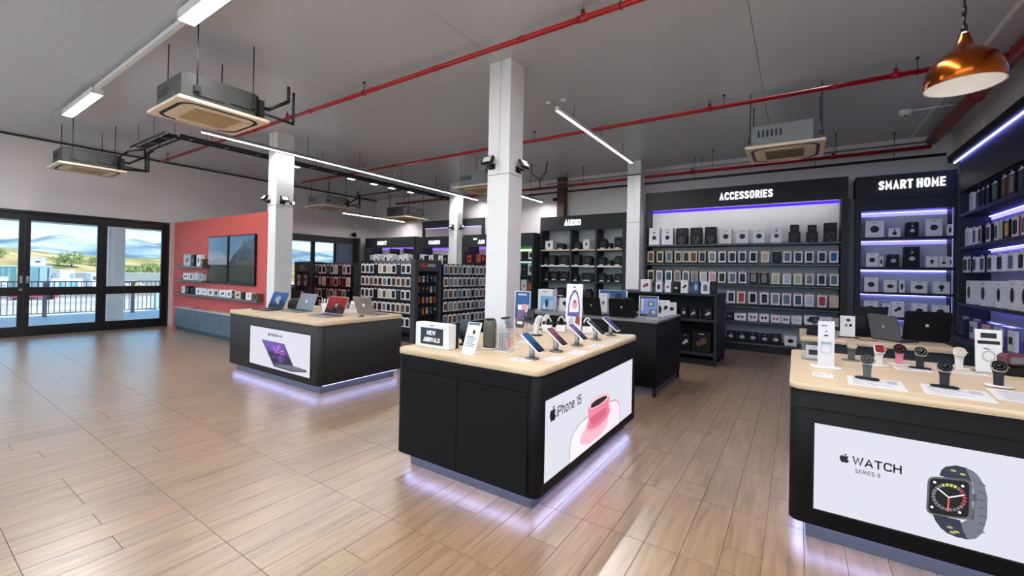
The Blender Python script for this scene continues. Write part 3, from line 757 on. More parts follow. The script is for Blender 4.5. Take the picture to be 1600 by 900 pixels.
def speaker_box(label, loc, w, d, h, group, wedge=0.0):
    o = thing('bookshelf_speaker', label, 'speaker', loc, 0, group)
    pts = [(-w/2, 0), (w/2, 0), (w/2, h*0.55), (w/2-wedge, h*0.62), (w/2-wedge, h), (-w/2+wedge, h), (-w/2+wedge, h*0.62), (-w/2, h*0.55)] if wedge else [(-w/2, 0), (w/2, 0), (w/2, h), (-w/2, h)]
    G().prism(pts, -d/2, d/2, 'y', inset=0.004).build('cabinet', M_bblack, o)
    g = G()
    for r, zz in ((w*0.36, h*0.33), (w*0.18, h*0.77)):
        X = Matrix.Rotation(math.pi/2, 4, 'X'); X.translation = (0, -d/2, zz)
        cone = G().lathe([(r, 0.0), (r, 0.010), (r*0.86, 0.012), (r*0.80, 0.004), (r*0.35, 0.002), (r*0.30, 0.008), (0.001, 0.010)], 16, (0, 0, 0), 0, True, X)
        cone.build('woofer' if r > w*0.3 else 'tweeter', mat('speaker_cone', '#2b2b2d', 0.35), o)
    G().box(-0.02, 0.02, -d/2-0.001, -d/2, h*0.05, h*0.065).build('badge', tone('silver'), o)
    return o
def audio_speaker(kind, label, loc, w, h, group):
    """portable speakers and docks on the AUDIO shelves"""
    o = thing('portable_speaker', label, 'speaker', loc, 0, group)
    d = 0.16
    if kind == 'dome':
        pts = [(-w/2, 0)]+[(w/2*math.cos(a)*-1, h*0.45+h*0.55*math.sin(a)) for a in [math.pi*i/10 for i in range(11)]]+[(w/2, 0)]
        G().prism(pts, -d/2, d/2, 'y', inset=0.008).build('body', M_bblack, o)
    elif kind == 'round_top':
        G().prism(rr(w, h, min(w, h)*0.28, 4, 0, h/2), -d/2, d/2, 'y', inset=0.008).build('body', M_bblack, o)
    else:
        G().cbox(-w/2, w/2, -d/2, d/2, 0, h, 0.008).build('body', M_bblack, o)
    g = G().prism(ell(min(w, h)*0.30, min(w, h)*0.30, 14, 0, h*0.48), -d/2-0.006, -d/2, 'y')
    g.build('grille', mat('speaker_cloth', '#313234', 0.8), o)
    G().box(-w*0.3, w*0.2, -d/2-0.02, -d/2-0.006, 0.0, 0.03).build('price_tag', tone('white'), o)
    return o
M_pegm = mat('peg_chrome', '#9c9da0', 0.25, metal=0.9)

# ---------------------------------------------------------------- wall units (local x along the unit, front y=0, back y>0)
def unit(name, label, X0, X1, Yf, depth, ztop, zfb, side=0.06, sider=None, shelves=(), back=M_panel, fascia=M_unit, fo=0.0, plinth=0.16, strip=None, cat='shelving', shelf_m=None, edge=None):
    o = thing(name, label, cat, (X0, Yf, 0))
    W = X1-X0; sr = side if sider is None else sider
    G().cbox(0, side, 0, depth, 0, ztop, 0.003).build('side_panel', M_unit, o)
    G().cbox(W-sr, W, 0, depth, 0, ztop, 0.003).build('side_panel', M_unit, o)
    n = max(1, round((W-side-sr)/1.25)); bw = (W-side-sr)/n
    for k in range(n):
        G().cbox(side+k*bw+0.001, side+(k+1)*bw-0.001, depth-0.03, depth-0.005, plinth, zfb+0.05, 0.002).build('back_panel', back, o)
    G().cbox(side+0.0005, W-sr-0.0005, -fo, 0.06, zfb, ztop, 0.003).box(side+0.0005, W-sr-0.0005, 0.06, depth, ztop-0.04, ztop-0.005).build('fascia', fascia, o)
    G().box(side+0.001, W-sr-0.001, 0.03, depth, 0, plinth-0.002).build('plinth', M_black, o)
    for z in shelves:
        s = G().cbox(side+0.001, W-sr-0.001, 0.0, depth-0.031, z-0.045, z, 0.003).build('shelf', shelf_m or M_shelf, o)
    if strip:
        G().box(side+0.01, W-sr-0.01, 0.10, 0.13, zfb-0.005, zfb+0.03).build('light_strip', strip, o)
    return o
# ACCESSORIES
ACY = 10.60
acc = unit('accessories_wall_unit', 'dark grey shelving wall headed ACCESSORIES with a violet light band', -3.125, 0.83, ACY, 0.50, 3.635, 3.20, 0.05, 0.10,
           (2.355, 1.905, 1.455, 0.985, 0.655, 0.195), M_panel, cat='shelving')
for z in (2.355, 1.905, 1.455, 0.985, 0.655, 0.195):
    G().box(0.06, 3.84, -0.002, -0.0002, z-0.036, z-0.012).build('price_rail', mat('price_rail', '#4a4b4d', 0.3), acc)
G().box(0.055, 3.85, 0.452, 0.4685, 3.185, 3.245).build('light_strip', M_strip_v, acc)
G().box(0.06, 3.84, 0.062, 0.075, 3.205, 3.23).build('light_strip', lamp('added_white_strip', (1.0, 0.98, 0.96), 22.0), acc)  # hidden strip added behind the fascia to whiten the back panel
text('lettering', 'ACCESSORIES', 0.165, M_letter, acc, (2.175, -0.013, 3.335), 0, 'CENTER', 0.56, 0.17, 0.012, 0.115)
SP = [(-2.91,.25,.42,'w'),(-2.6,.26,.41,'w'),(-2.28,.25,.39,'b'),(-1.96,.24,.39,'b'),(-1.65,.23,.39,'b'),(-1.33,.24,.32,'o'),(-1.0,.24,.31,'o'),(-.68,.22,.30,'o'),(-.36,.21,.35,'d'),(-.04,.21,.37,'k'),(.26,.20,.35,'k'),(.56,.21,.38,'b')]
for i, (x, w_, h_, k) in enumerate(SP):
    lab = '%s from the left on the top shelf under ACCESSORIES' % ORD[i]
    if k in 'bk': speaker_box('black bookshelf speaker, '+lab, (x, ACY+0.14, 2.356), w_, 0.22, h_, 'speakers on the top ACCESSORIES shelf', 0.025 if k == 'k' else 0.0)
    else: place_carton('white speaker carton with dark picture, '+lab, (x, ACY+0.14, 2.356), 0, w_, 0.22, h_, 'white', {'w': 'dots', 'o': 'disc', 'd': 'dots'}[k], 'dark grey', group='speakers on the top ACCESSORIES shelf', name='speaker_carton')
R2 = [-2.98,-2.76,-2.55,-2.34,-2.16,-2.0,-1.81,-1.6,-1.39,-1.19,-.99,-.78,-.56,-.35,-.16,.03,.22,.43,.62]
C2 = ['brown','dark grey','slate','navy','dark grey','brown','navy','grey','dark grey','dark grey','dark grey','black','beige','dark grey','slate','navy','dark grey','dark grey','blue']
F2 = ['beige']*7+['white']*6+['black']+['white']*5
R3 = [-2.97,-2.77,-2.55,-2.35,-2.16,-1.97,-1.78,-1.59,-1.39,-1.18,-.98,-.77,-.57,-.36,-.16,.03,.23,.43,.63]
C3 = ['dark grey','grey','teal','grey','slate','grey','silver','pink','dark grey','slate','dark grey','grey','grey','green','silver','green','grey','dark grey','slate']
F3 = ['beige','white','white','beige','white','beige','white','white','white','white','white','black','black','white','white','white','white','white','white']
R4 = [-1.2,-1.0,-.78,-.56,-.36,-.16,.04,.23,.44,.63]
C4 = ['dark grey','red','black','dark grey','grey','slate','teal','silver','red','beige']
F4 = ['white','white','white','white','white','white','white','white','white','beige']
peg = G().cyl((0, 0, 0), (0, 0.40, 0), 0.004, 6).mesh('peg', [M_pegm])
for nm, R, Cc, F, z in (('second', R2, C2, F2, 1.935), ('third', R3, C3, F3, 1.475), ('fourth', R4, C4, F4, 1.035)):
    for i, (x, c, f) in enumerate(zip(R, Cc, F)):
        lw_ = 'from the left' if nm != 'fourth' else 'from the shelf island'
        place_pack('%s phone case pack, %s %s in the %s row under ACCESSORIES' % (c, ORD[i], lw_, nm), (x, ACY+0.085, z), 0, c,
                   'phone case packs under ACCESSORIES', side='black', front=f, w=0.165-0.0009*i, h=0.29-0.002*i, d=0.13)
        link('peg', peg, acc, (x+3.125, 0.063, z+0.29-0.002*i-0.014))
for i, (x, w_, h_, b, p) in enumerate([(-1.22,.13,.16,'black','grey'),(-1.01,.23,.16,'white','dark grey'),(-.77,.19,.18,'white','brown'),(-.56,.18,.18,'white','black'),(-.35,.18,.17,'white','orange'),(-.17,.15,.17,'white','brown'),(.02,.18,.18,'white','beige'),(.26,.22,.20,'white','dark grey'),(.50,.20,.19,'white','black'),(.66,.11,.18,'beige','green')]):
    place_carton('%s earphone carton, %s from the shelf island on the low row under ACCESSORIES' % (b, ORD[i]), (x, ACY+0.12, 0.656), 0, w_, 0.18, h_, b, 'pods', p, group='earphone cartons under ACCESSORIES', name='earphone_box')
for i, (x, w_, h_, b) in enumerate([(-1.19,.18,.21,'black'),(-.97,.20,.21,'black'),(-.76,.19,.21,'black'),(-.54,.19,.20,'black'),(-.34,.19,.21,'black'),(-.08,.22,.21,'white')]):
    place_carton('%s headset carton, %s from the shelf island on the bottom ACCESSORIES shelf' % (b, ORD[i]), (x, ACY+0.12, 0.196), 0, w_, 0.2, h_, b, 'oval', 'silver' if b == 'black' else 'black', 'silver', group='headset cartons under ACCESSORIES', name='headset_box')
# filler wall between ACCESSORIES and SMART HOME
struct('trim_7', G().cbox(0.835, 0.945, 10.72, 11.12, 0, 3.2, 0.003), mat('dark_filler', '#4a4b4e', 0.5))

# SMART HOME
SMY = 10.65
smt = unit('smart_home_wall_unit', 'dark shelving bay headed SMART HOME with blue lit shelves', 0.95, 2.36, SMY, 0.46, 3.605, 3.15, 0.09, 0.03, (2.425, 1.858, 1.378, 0.915, 0.43), M_smartpanel, cat='shelving')
G().cbox(0.091, 1.379, 0.015, 0.055, 2.94, 3.149, 0.003).build('header_board', M_unit, smt)
text('lettering', 'SMART HOME', 0.165, M_letter, smt, (0.80, -0.013, 3.325), 0, 'CENTER', 0.52, 0.17, 0.012, 0.115)
for z, mtl in ((2.936, M_strip_b), (2.378, M_strip_b)):
    G().box(0.10, 1.37, 0.412, 0.424, z-0.010, z-0.004).build('light_strip', mtl, smt)
    G().box(0.10, 1.37, 0.418, 0.429, z-0.07, z-0.012).build('glow_band', lamp('pale_blue_glow', (0.30, 0.28, 1.0), 1.5), smt)  # glowing band stands in for the blue light fading down the panel
for z in (1.80, 1.33, 0.865):
    G().box(0.10, 1.37, 0.412, 0.424, z-0.010, z-0.004).build('light_strip', lamp('dim_blue_strip', (0.30, 0.30, 1.0), 12.0), smt)
G().box(1.368, 1.377, 0.06, 0.068, 0.95, 2.93).build('light_strip', lamp('edge_strip', (0.4, 0.4, 1.0), 0.7), smt)
SH = {2.426: [(1.25,.28,.32,'white','disc'),(1.54,.17,.17,'white','dots'),(1.79,.17,.27,'black','dots'),(2.08,.22,.32,'white','disc'),(2.29,.07,.21,'white','tall')],
      1.859: [(1.22,.19,.27,'white','disc'),(1.355,.065,.20,'white','tall'),(1.53,.16,.24,'black','disc'),(1.79,.21,.38,'black','dots'),(2.06,.16,.20,'white','camera'),(2.215,.13,.20,'white','dots'),(2.305,.04,.19,'white','tall')],
      1.379: [(1.21,.21,.28,'white','disc'),(1.49,.19,.23,'white','oval'),(1.655,.08,.23,'white','tall'),(1.89,.22,.22,'white','oval'),(2.19,.22,.22,'white','camera')],
      0.916: [(1.21,.22,.28,'white','disc'),(1.44,.12,.24,'white','speaker'),(1.60,.18,.29,'white','cluster'),(1.9,.21,.27,'white','disc'),(2.18,.23,.26,'white','disc')]}
for r, (z, items) in enumerate(SH.items()):
    for i, (x, w_, h_, b, p) in enumerate(items):
        place_carton('%s smart device carton, %s from the left on the %s SMART HOME shelf' % (b, ORD[i], ORD[r]), (x, SMY+0.15, z), 0, w_, 0.16, h_, b, p, 'dark grey' if b == 'white' else 'silver', group='smart device cartons', name='smart_device_box')

# AUDIO
AUY = 10.60
aud = unit('audio_wall_unit', 'dark grey shelving bay headed AUDIO with pale edged shelves', -6.12, -3.60, AUY, 0.50, 3.205, 2.815, 0.045, 0.10, (), M_panel)
for a, b in ((0.046, 0.94), (1.0, 1.68), (1.74, 2.419)):
    for z, mm in ((2.285, 'e'), (1.845, 'p'), (1.425, 'd'), (0.98, 'd'), (0.55, 'd')):
        s = G().cbox(a, b, 0.004, 0.468, z-0.05, z, 0.003).build('shelf', M_shelf, aud)
        if mm != 'd': G().box(a+0.002, b-0.002, 0.0005, 0.0038, z-0.044, z-0.004).build('shelf_edge', M_top if mm == 'e' else M_plw, s)
for a in (0.941, 1.681):
    G().cbox(a, a+0.058, 0.0, 0.468, 0.16, 2.814, 0.003).build('upright', M_unit, aud)
text('lettering', 'AUDIO', 0.165, M_letter, aud, (1.02, -0.013, 2.93), 0, 'CENTER', 0.68, 0.17, 0.012, 0.115)
A1 = [(-5.86,.24,.25,'c'),(-5.50,.23,.17,'r'),(-5.0,.22,.23,'dome'),(-4.72,.18,.26,'c'),(-4.25,.21,.28,'dome'),(-4.07,.09,.15,'box'),(-3.84,.21,.30,'round_top')]
A2 = [(-5.95,.13,.19,'box'),(-5.75,.2,.28,'box'),(-5.4,.34,.28,'round_top'),(-5.0,.19,.29,'box'),(-4.69,.25,.26,'round_top'),(-4.28,.20,.24,'round_top'),(-4.06,.09,.14,'box'),(-3.84,.22,.26,'dome')]
A3 = [(-5.92,.16,.24,'round_top'),(-5.68,.22,.25,'box'),(-5.38,.28,.25,'box'),(-5.02,.13,.19,'dome'),(-4.68,.36,.22,'round_top'),(-4.26,.20,.23,'dome'),(-4.07,.10,.19,'box'),(-3.83,.21,.22,'round_top')]
A4 = [(-5.85,.25,.22,'box'),(-5.45,.3,.24,'round_top'),(-4.95,.2,.2,'box'),(-4.65,.2,.24,'dome'),(-4.1,.3,.22,'box')]
for r, (z, L) in enumerate(((2.286, A1), (1.846, A2), (1.426, A3), (0.981, A4))):
    for i, (x, w_, h_, k) in enumerate(L):
        lab = '%s from the left on the %s AUDIO shelf' % (ORD[i], ORD[r])
        if k == 'c': place_carton('white speaker carton, '+lab, (x, AUY+0.16, z), 0, w_, 0.18, h_, 'white', 'camera', 'dark grey', group='boxes on the AUDIO shelves', name='speaker_carton')
        else: audio_speaker(k if k != 'r' else 'round_top', 'black portable speaker, '+lab, (x, AUY+0.16, z), w_, h_, 'black speakers on the AUDIO shelves')

# ---------------------------------------------------------------- units along the far left of the back wall
FY = 10.30
def bay_light(u, w_, zfb):
    G().box(0.07, w_, 0.745, 0.768, zfb-0.03, zfb+0.045).build('light_strip', lamp('lavender_strip', (0.26, 0.13, 1.0), 1.3), u)
    G().box(0.08, w_-0.01, 0.063, 0.078, zfb+0.01, zfb+0.03).build('light_strip', lamp('added_bay_strip', (1.0, 0.95, 0.95), 22.0), u)  # unseen strip added to brighten the bay's back panel
nxt = unit('gift_wall_unit', 'dark shelving bay with a short white sign in the far left corner', -13.55, -10.90, FY, 0.80, 2.79, 2.42, 0.06, 0.06, (1.78, 1.30, 0.85), M_panel)
bay_light(nxt, 2.58, 2.42)
for a in (1.02, 1.75): G().cbox(a, a+0.05, 0.3, 0.76, 1.80, 2.41, 0.003).build('upright', M_unit, nxt)
text('lettering', 'NEXT', 0.13, M_letter, nxt, (0.98, -0.012, 2.53), 0, 'CENTER', 1.1, 0.24, 0.01, 0.12)
cas = unit('cases_wall_unit', 'dark shelving bay headed CASES behind the far column', -10.85, -9.15, FY, 0.80, 2.75, 2.38, 0.06, 0.06, (1.85, 1.35, 0.85), M_panel)
bay_light(cas, 1.63, 2.38)
text('lettering', 'CASES', 0.12, M_letter, cas, (0.88, -0.012, 2.50), 0, 'CENTER', 0.9, 0.22, 0.01, 0.12)
fr = thing('tall_display_frame', 'tall dark frame rising above the CASES bay with a violet lit header', 'frame', (-10.85, FY+0.30, 0))
G().box(-0.001, 0.08, 0, 0.08, 2.76, 3.32).build('post', M_unit, fr)
G().box(2.6, 2.68, 0, 0.08, 2.76, 3.32).build('post', M_unit, fr)
G().box(0.08, 2.6, 0, 0.08, 3.08, 3.32).build('header', M_unit, fr)
G().box(0.1, 2.58, 0.02, 0.06, 3.065, 3.079).build('light_strip', lamp('frame_strip', (0.45, 0.35, 1.0), 2.0), fr)
prp = unit('gaming_wall_unit', 'dark shelving bay with violet light half hidden by the central column', -8.74, -7.25, FY, 0.80, 2.76, 2.39, 0.06, 0.06, (1.90, 1.55, 1.15, 0.75), mat('rosy_panel', '#c9a9b4', 0.55))
bay_light(prp, 1.42, 2.39)
text('lettering', 'AIO', 0.12, M_letter, prp, (0.74, -0.012, 2.47), 0, 'CENTER', 0.9, 0.22, 0.01, 0.12)
G().box(0.42, 0.56, -0.013, -0.001, 2.60, 2.65).build('sign_bar', M_letter, prp)
lst = unit('lit_display_unit', 'shelving bay with a teal backlit panel seen right of the central column', -7.15, -6.16, FY, 0.80, 2.75, 2.45, 0.05, 0.05, (2.0, 1.55, 1.05), mat('teal_panel', '#5f9ba8', 0.5))
G().box(0.06, 0.93, 0.72, 0.745, 2.28, 2.33).build('light_strip', lamp('lime_strip', (0.75, 1.0, 0.25), 3.0), lst)
G().box(0.06, 0.93, 0.72, 0.745, 1.93, 1.95).build('light_strip', lamp('teal_strip', (0.35, 0.85, 1.0), 3.0), lst)
def fill_row(words, gname, x0, x1, y, z, n, cols, wid, hgt, dep, kind='carton', rz=0.0, name='product_box', cat='box', fronts=('white',)):
    """a row of n products between x0 and x1 (along y when rz is not 0)"""
    for i in range(n):
        t = x0+(x1-x0)*(i+0.5)/n
        loc = (t, y+dep/2, z) if rz == 0 else (y-dep/2, t, z)
        c = cols[(i*i*3+i*5+len(words)) % len(cols)] if cols else 'grey'
        jit = 1-0.12*((i*5+len(words)) % 3)/2
        f = fronts[(i*i*3+i*2+len(words)) % len(fronts)]
        if kind == 'carton':
            place_carton('%s carton, %s from the left %s' % (f, ORD[i], words), loc, rz, wid, dep, round(hgt*jit, 2), f, ('disc','oval','camera','speaker','cluster')[i % 5], c, group=gname, name=name, cat=cat)
        else:
            place_pack('%s hanging pack, %s from the left %s' % (c, ORD[i], words), loc, rz, c, gname, 'product_pack', 'pack', side='black' if f == 'black' else 'dark grey', front=f, w=wid, h=hgt, d=dep, topc='white')
MIX = ['dark grey','black','slate','brown','navy','grey','red','teal']
fill_row('on the top shelf of the corner bay', 'cartons in the far left corner bay', -13.40, -11.05, FY+0.1, 1.781, 9, MIX, 0.21, 0.42, 0.2, fronts=('white','white','silver'))
fill_row('on the second shelf of the corner bay', 'cartons in the far left corner bay', -13.40, -11.05, FY+0.1, 1.301, 8, MIX, 0.24, 0.38, 0.2, fronts=('white','white','black'))
fill_row('on the top shelf of the CASES bay', 'cartons in the CASES bay', -10.75, -9.25, FY+0.1, 1.851, 7, MIX, 0.19, 0.32, 0.2, fronts=('white','white','black','brown'))
fill_row('on the second shelf of the CASES bay', 'cartons in the CASES bay', -10.75, -9.25, FY+0.1, 1.351, 7, MIX, 0.19, 0.34, 0.2, fronts=('white',))
fill_row('on the top shelf of the violet lit bay', 'cartons in the violet lit bay', -8.65, -7.35, FY+0.1, 1.901, 7, ['red','red','black','dark grey'], 0.17, 0.26, 0.18, fronts=('white','red','red','black'))
fill_row('on the second shelf of the violet lit bay', 'cartons in the violet lit bay', -8.65, -7.35, FY+0.1, 1.551, 7, ['red','dark grey','black'], 0.17, 0.24, 0.18, fronts=('white','white','red'))
fill_row('on the top shelf of the teal lit bay', 'cartons in the teal lit bay', -7.08, -6.22, FY+0.15, 2.001, 4, ['black','slate'], 0.17, 0.24, 0.15, fronts=('black','white'))
fill_row('on the second shelf of the teal lit bay', 'cartons in the teal lit bay', -7.08, -6.22, FY+0.15, 1.551, 4, ['blue','teal'], 0.18, 0.34, 0.15, fronts=('white','black'))
fill_row('on the third shelf of the teal lit bay', 'cartons in the teal lit bay', -7.08, -6.22, FY+0.15, 1.051, 4, ['orange','black'], 0.18, 0.36, 0.15, fronts=('white','orange','brown'))
# dark unit around the side window
sd = thing('window_side_unit', 'dark panelling around the side window in the far left corner', 'shelving', (-14.0, 7.4, 0))
G().cbox(0.002, 0.10, 0.02, 2.62, 2.56, 2.78, 0.003).build('header', M_unit, sd)
G().cbox(0.002, 0.10, 1.98, 2.62, 0.0, 2.555, 0.003).build('side_panel', mat('slate_panel', '#4b5364', 0.5), sd)
G().cbox(0.002, 0.45, 2.622, 2.70, 0.0, 2.78, 0.003).build('end_panel', M_unit, sd)
G().cbox(0.002, 0.30, 0.02, 1.97, 0.0, 0.99, 0.003).build('base_cabinet', M_unit, sd)

# ---------------------------------------------------------------- gondolas in the middle of the far floor
def gondola(name, label, X0, X1, Y, ztop, zs, header, rzv=0.0, dep=0.45):
    """free standing run; in its own frame the front faces -y"""
    o = thing(name, label, 'shelving', (X0, Y, 0), rzv)
    W = X1-X0
    G().cbox(0, W, dep-0.03, dep, 0, ztop, 0.003).build('back_panel', mat('gondola_back', '#6e6d6f', 0.6), o)
    for z in zs: G().cbox(0.002, W-0.002, 0.0, dep-0.031, z-0.04, z, 0.003).build('shelf', M_shelf, o)
    G().box(0, W, 0.03, dep-0.031, 0, 0.12).build('plinth', M_black, o)
    for x in (-0.04, W): G().cbox(x, x+0.04, 0.05, dep, 0, ztop, 0.003).build('side_panel', M_unit, o)
    return o
ZS = (1.53, 1.235, 0.945, 0.64, 0.33)
gondola('display_gondola', 'black gondola shelf run facing the viewer behind the laptop counter', -8.95, -7.14, 6.66, 1.84, ZS, None)
for r, z in enumerate(ZS):
    fill_row('in the %s row behind the laptops' % ORD[r], 'packs on the gondola behind the laptops', -8.90, -7.16, 6.67, z+0.001, 11, ['black','dark grey','brown','slate','red','beige','black'], 0.155, 0.235, 0.14, 'pack', fronts=('white','white','beige','black','white'))
gondola('display_gondola', 'black gondola shelf run beside the central column, facing the aisle', 7.50, 9.85, 0, 1.80, ZS, None)
go = [o for o in bpy.data.objects if o.get('label') == 'black gondola shelf run beside the central column, facing the aisle'][0]
go.location = (-6.97, 7.50, 0); go.rotation_euler = (0, 0, math.pi/2)
for r, z in enumerate(ZS):
    fill_row('in the %s row by the central column' % ORD[r], 'packs on the gondola left of the central column', 7.53, 9.75, -6.97, z+0.001, 13, ['dark grey','black','teal','slate','brown','grey','black'], 0.15, 0.246, 0.14, 'pack', math.pi/2, fronts=('white','white','silver'))
eh = thing('endcap_display', 'dark endcap display with hanging cables and grips beside the gondola corner', 'display', (-6.97, 6.62, 0), math.pi/2)
G().cbox(-0.0, 0.10, 0.0, 0.13, 0, 1.86, 0.004).cbox(0.76, 0.84, 0.0, 0.13, 0, 1.86, 0.004).build('side_panel', mat('endcap_grey', '#3b3e43', 0.5), eh)
G().cbox(0.101, 0.759, 0.0, 0.13, 1.60, 1.86, 0.004).build('header', mat('endcap_grey', '#3b3e43', 0.5), eh)
G().box(0.101, 0.759, 0.10, 0.128, 0.0, 1.599).build('back_panel', M_black, eh)
G().box(0.16, 0.36, -0.002, -0.0002, 1.69, 1.77).build('red_panel', tone('red'), eh)
for k in range(4): G().box(0.40+k*0.06, 0.44+k*0.06, -0.002, -0.0002, 1.70, 1.77).build('sign_mark', tone('silver'), eh)
for z in (0.28, 0.62): G().cbox(0.102, 0.758, 0.01, 0.099, z-0.03, z, 0.003).build('shelf', M_shelf, eh)
cols = ['orange','silver','slate','dark grey','purple','brown','navy','dark grey','silver','slate','brown','orange','grey','yellow','red','dark grey']
for k in range(20):
    cx, rw_ = k % 5, k//5
    z = 1.50-rw_*0.24
    o = thing('hanging_grip', '%s hanging accessory, %s across in the %s row of the endcap display' % (cols[k % 16], ORD[cx], ORD[rw_]), 'accessory', (-6.97-0.05, 6.62+0.17+cx*0.125, z), math.pi/2, 'accessories on the endcap display')
    G().cyl((0, 0.07, 0.0), (0, -0.03, 0.0), 0.004, 5).build('peg', M_pegm, o)
    G().cbox(-0.028, 0.028, -0.02, 0.0, -0.15-0.03*((k*3) % 3), -0.01, 0.006).build('grip', tone(cols[k % 16]), o)
    G().box(-0.022, 0.022, -0.0205, -0.0201, -0.07, -0.04).build('print', tone(cols[(k+5) % 16]), o)
# gondola further left with a dark header panel
gondola('display_gondola', 'black gondola shelf run under the side window in the far left corner', -12.15, -10.30, 7.40, 1.80, (1.47, 1.12, 0.77, 0.42), None)
for r, z in enumerate((1.47, 1.12, 0.77, 0.42)):
    fill_row('in the %s row under the side window' % ORD[r], 'packs on the gondola under the side window', -12.10, -10.35, 7.41, z+0.001, 9, ['brown','dark grey','red','slate','black','beige','black'], 0.18, 0.28, 0.14, 'pack', fronts=('white','white','black') if r == 0 else ('black','white','red'))
eh = thing('endcap_display', 'dark display panel with hanging cables under the side window', 'display', (-13.15, 7.38, 0))
G().cbox(0, 0.94, 0.0, 0.40, 1.50, 1.82, 0.004).cbox(0, 0.08, 0, 0.40, 0, 1.499, 0.004).cbox(0.86, 0.94, 0, 0.4, 0, 1.499, 0.004).build('frame', mat('endcap_grey', '#3b3e43', 0.5), eh)
G().box(0.081, 0.859, 0.12, 0.14, 0, 1.499).build('back_panel', mat('endcap_blue', '#2b3347', 0.5), eh)
G().prism(ell(0.04, 0.04, 12, 0.38, 1.68), -0.002, -0.0002, 'y').prism(ell(0.03, 0.04, 12, 0.52, 1.68), -0.002, -0.0002, 'y').box(0.28, 0.66, -0.002, -0.0002, 1.58, 1.60).build('sign_mark', tone('silver'), eh)
for k in range(8):
    cx, rw_ = k % 4, k//4
    o = thing('hanging_grip', '%s hanging accessory, %s across in the %s row under the side window' % (('white','red','silver','navy','red','white','blue','red')[k], ORD[cx], ORD[rw_]), 'accessory', (-13.15+0.18+cx*0.19, 7.43, 1.42-rw_*0.5), 0, 'accessories under the side window')
    G().cyl((0, 0.07, 0.0), (0, -0.03, 0.0), 0.004, 5).build('peg', M_pegm, o)
    G().cbox(-0.05, 0.05, -0.02, 0.0, -0.34, -0.01, 0.008).build('grip', tone(('white','red','silver','navy','red','white','blue','red')[k]), o)
    G().box(-0.035, 0.035, -0.0205, -0.0201, -0.2, -0.1).build('print', tone('black'), o)
# black equipment table between them
tb = thing('low_display_table', 'dark low table with black boxes between the two left gondolas', 'table', (-10.2, 7.6, 0))
G().cbox(0, 1.1, 0, 0.6, 0.92, 0.97, 0.004).build('tabletop', M_plw, tb)
G().cbox(0.02, 0.08, 0.05, 0.55, 0, 0.92, 0.004).build('leg', M_black, tb); G().cbox(1.02, 1.08, 0.05, 0.55, 0, 0.92, 0.004).build('leg', M_black, tb)
G().cbox(0.081, 1.019, 0.3, 0.33, 0.3, 0.9, 0.004).build('modesty_panel', M_black, tb)
for k in range(3): place_carton('black equipment carton, %s on the low table between the left gondolas' % ORD[k], (-10.0+k*0.36, 7.9, 0.971), 0, 0.30, 0.3, 0.36-0.05*(k % 2), 'black', 'oval', 'dark grey', group='black cartons on the low table', name='equipment_box')

# ---------------------------------------------------------------- right wall unit (faces -x)
RX = 2.33
rwu = thing('right_wall_unit', 'tall black shelving along the right wall with blue light strips', 'shelving', (RX, 10.38, 0), -math.pi/2)
LW = 5.2   # runs towards the viewer: local +x is world -y
G().cbox(-0.02, 0.0, 0.0, 0.41, 0, 3.82, 0.003).build('end_panel', M_unit, rwu)
for k in range(4): G().cbox(0.001+k*1.3, 1.299+k*1.3, 0.385, 0.41, 0.02, 3.80, 0.002).build('back_panel', mat('right_back_panel', '#b9b9c6', 0.55), rwu)
G().cbox(0.0, LW, 0.0, 0.04, 3.14, 3.70, 0.003).build('fascia', M_unit, rwu)
G().cbox(-0.27, LW, -0.10, 0.065, 3.72, 3.84, 0.003).build('top_overhang', M_black, rwu)
G().cbox(0.0, LW, 0.041, 0.384, 3.12, 3.16, 0.003).build('inner_top', M_black, rwu)
G().box(-0.25, LW, -0.03, -0.004, 3.705, 3.719).build('light_strip', lamp('top_strip', (0.20, 0.22, 1.0), 16.0), rwu)
G().box(0.02, LW, 0.345, 0.358, 3.111, 3.119).build('light_strip', M_strip_b, rwu)
for z in (2.76, 2.20, 1.245):
    s = G().cbox(0.001, LW, 0.0, 0.384, z-0.05, z, 0.003).build('shelf', M_shelf, rwu)
    G().box(0.02, LW, 0.345, 0.358, z-0.058, z-0.051).build('light_strip', M_strip_b, s)
    G().box(0.02, LW, 0.372, 0.384, z-0.11, z-0.055).build('glow_band', lamp('blue_panel_glow', (0.16, 0.14, 1.0), 4.0), s)  # emissive band imitates the blue glow on the panel under each shelf
G().cbox(0.0, LW, -0.40, 0.384, 0.10, 0.72, 0.003).build('base_cabinet', M_unit, rwu)
G().cbox(-0.02, LW, -0.42, 0.384, 0.72, 0.76, 0.003).build('base_top', M_black, rwu)
G().box(0.0, LW, -0.36, 0.384, 0.0, 0.10).build('plinth', M_black, rwu)
G().cyl((0.02, 0.18, 2.06), (LW, 0.18, 2.06), 0.006, 6).build('hook_rail', M_pegm, rwu)
def yrow(words, group, z, items, dep, kind):
    for i, (yfar, wd, h_, c, f, s_) in enumerate(items):
        loc = (RX+0.02+dep/2, yfar-wd/2, z)
        lab = '%s %s, %s from the far end on the %s right wall shelf' % (c if kind == 'pack' else f, 'phone case pack' if kind == 'pack' else 'boxed gadget', ORD[i], words)
        if kind == 'pack': place_pack(lab, loc, -math.pi/2, c, group, side=s_, front=f, w=wd, h=h_, d=dep, topc='white')
        else: place_carton(lab, loc, -math.pi/2, wd, dep, h_, f, 'tall', c, group=group, name='gadget_box')
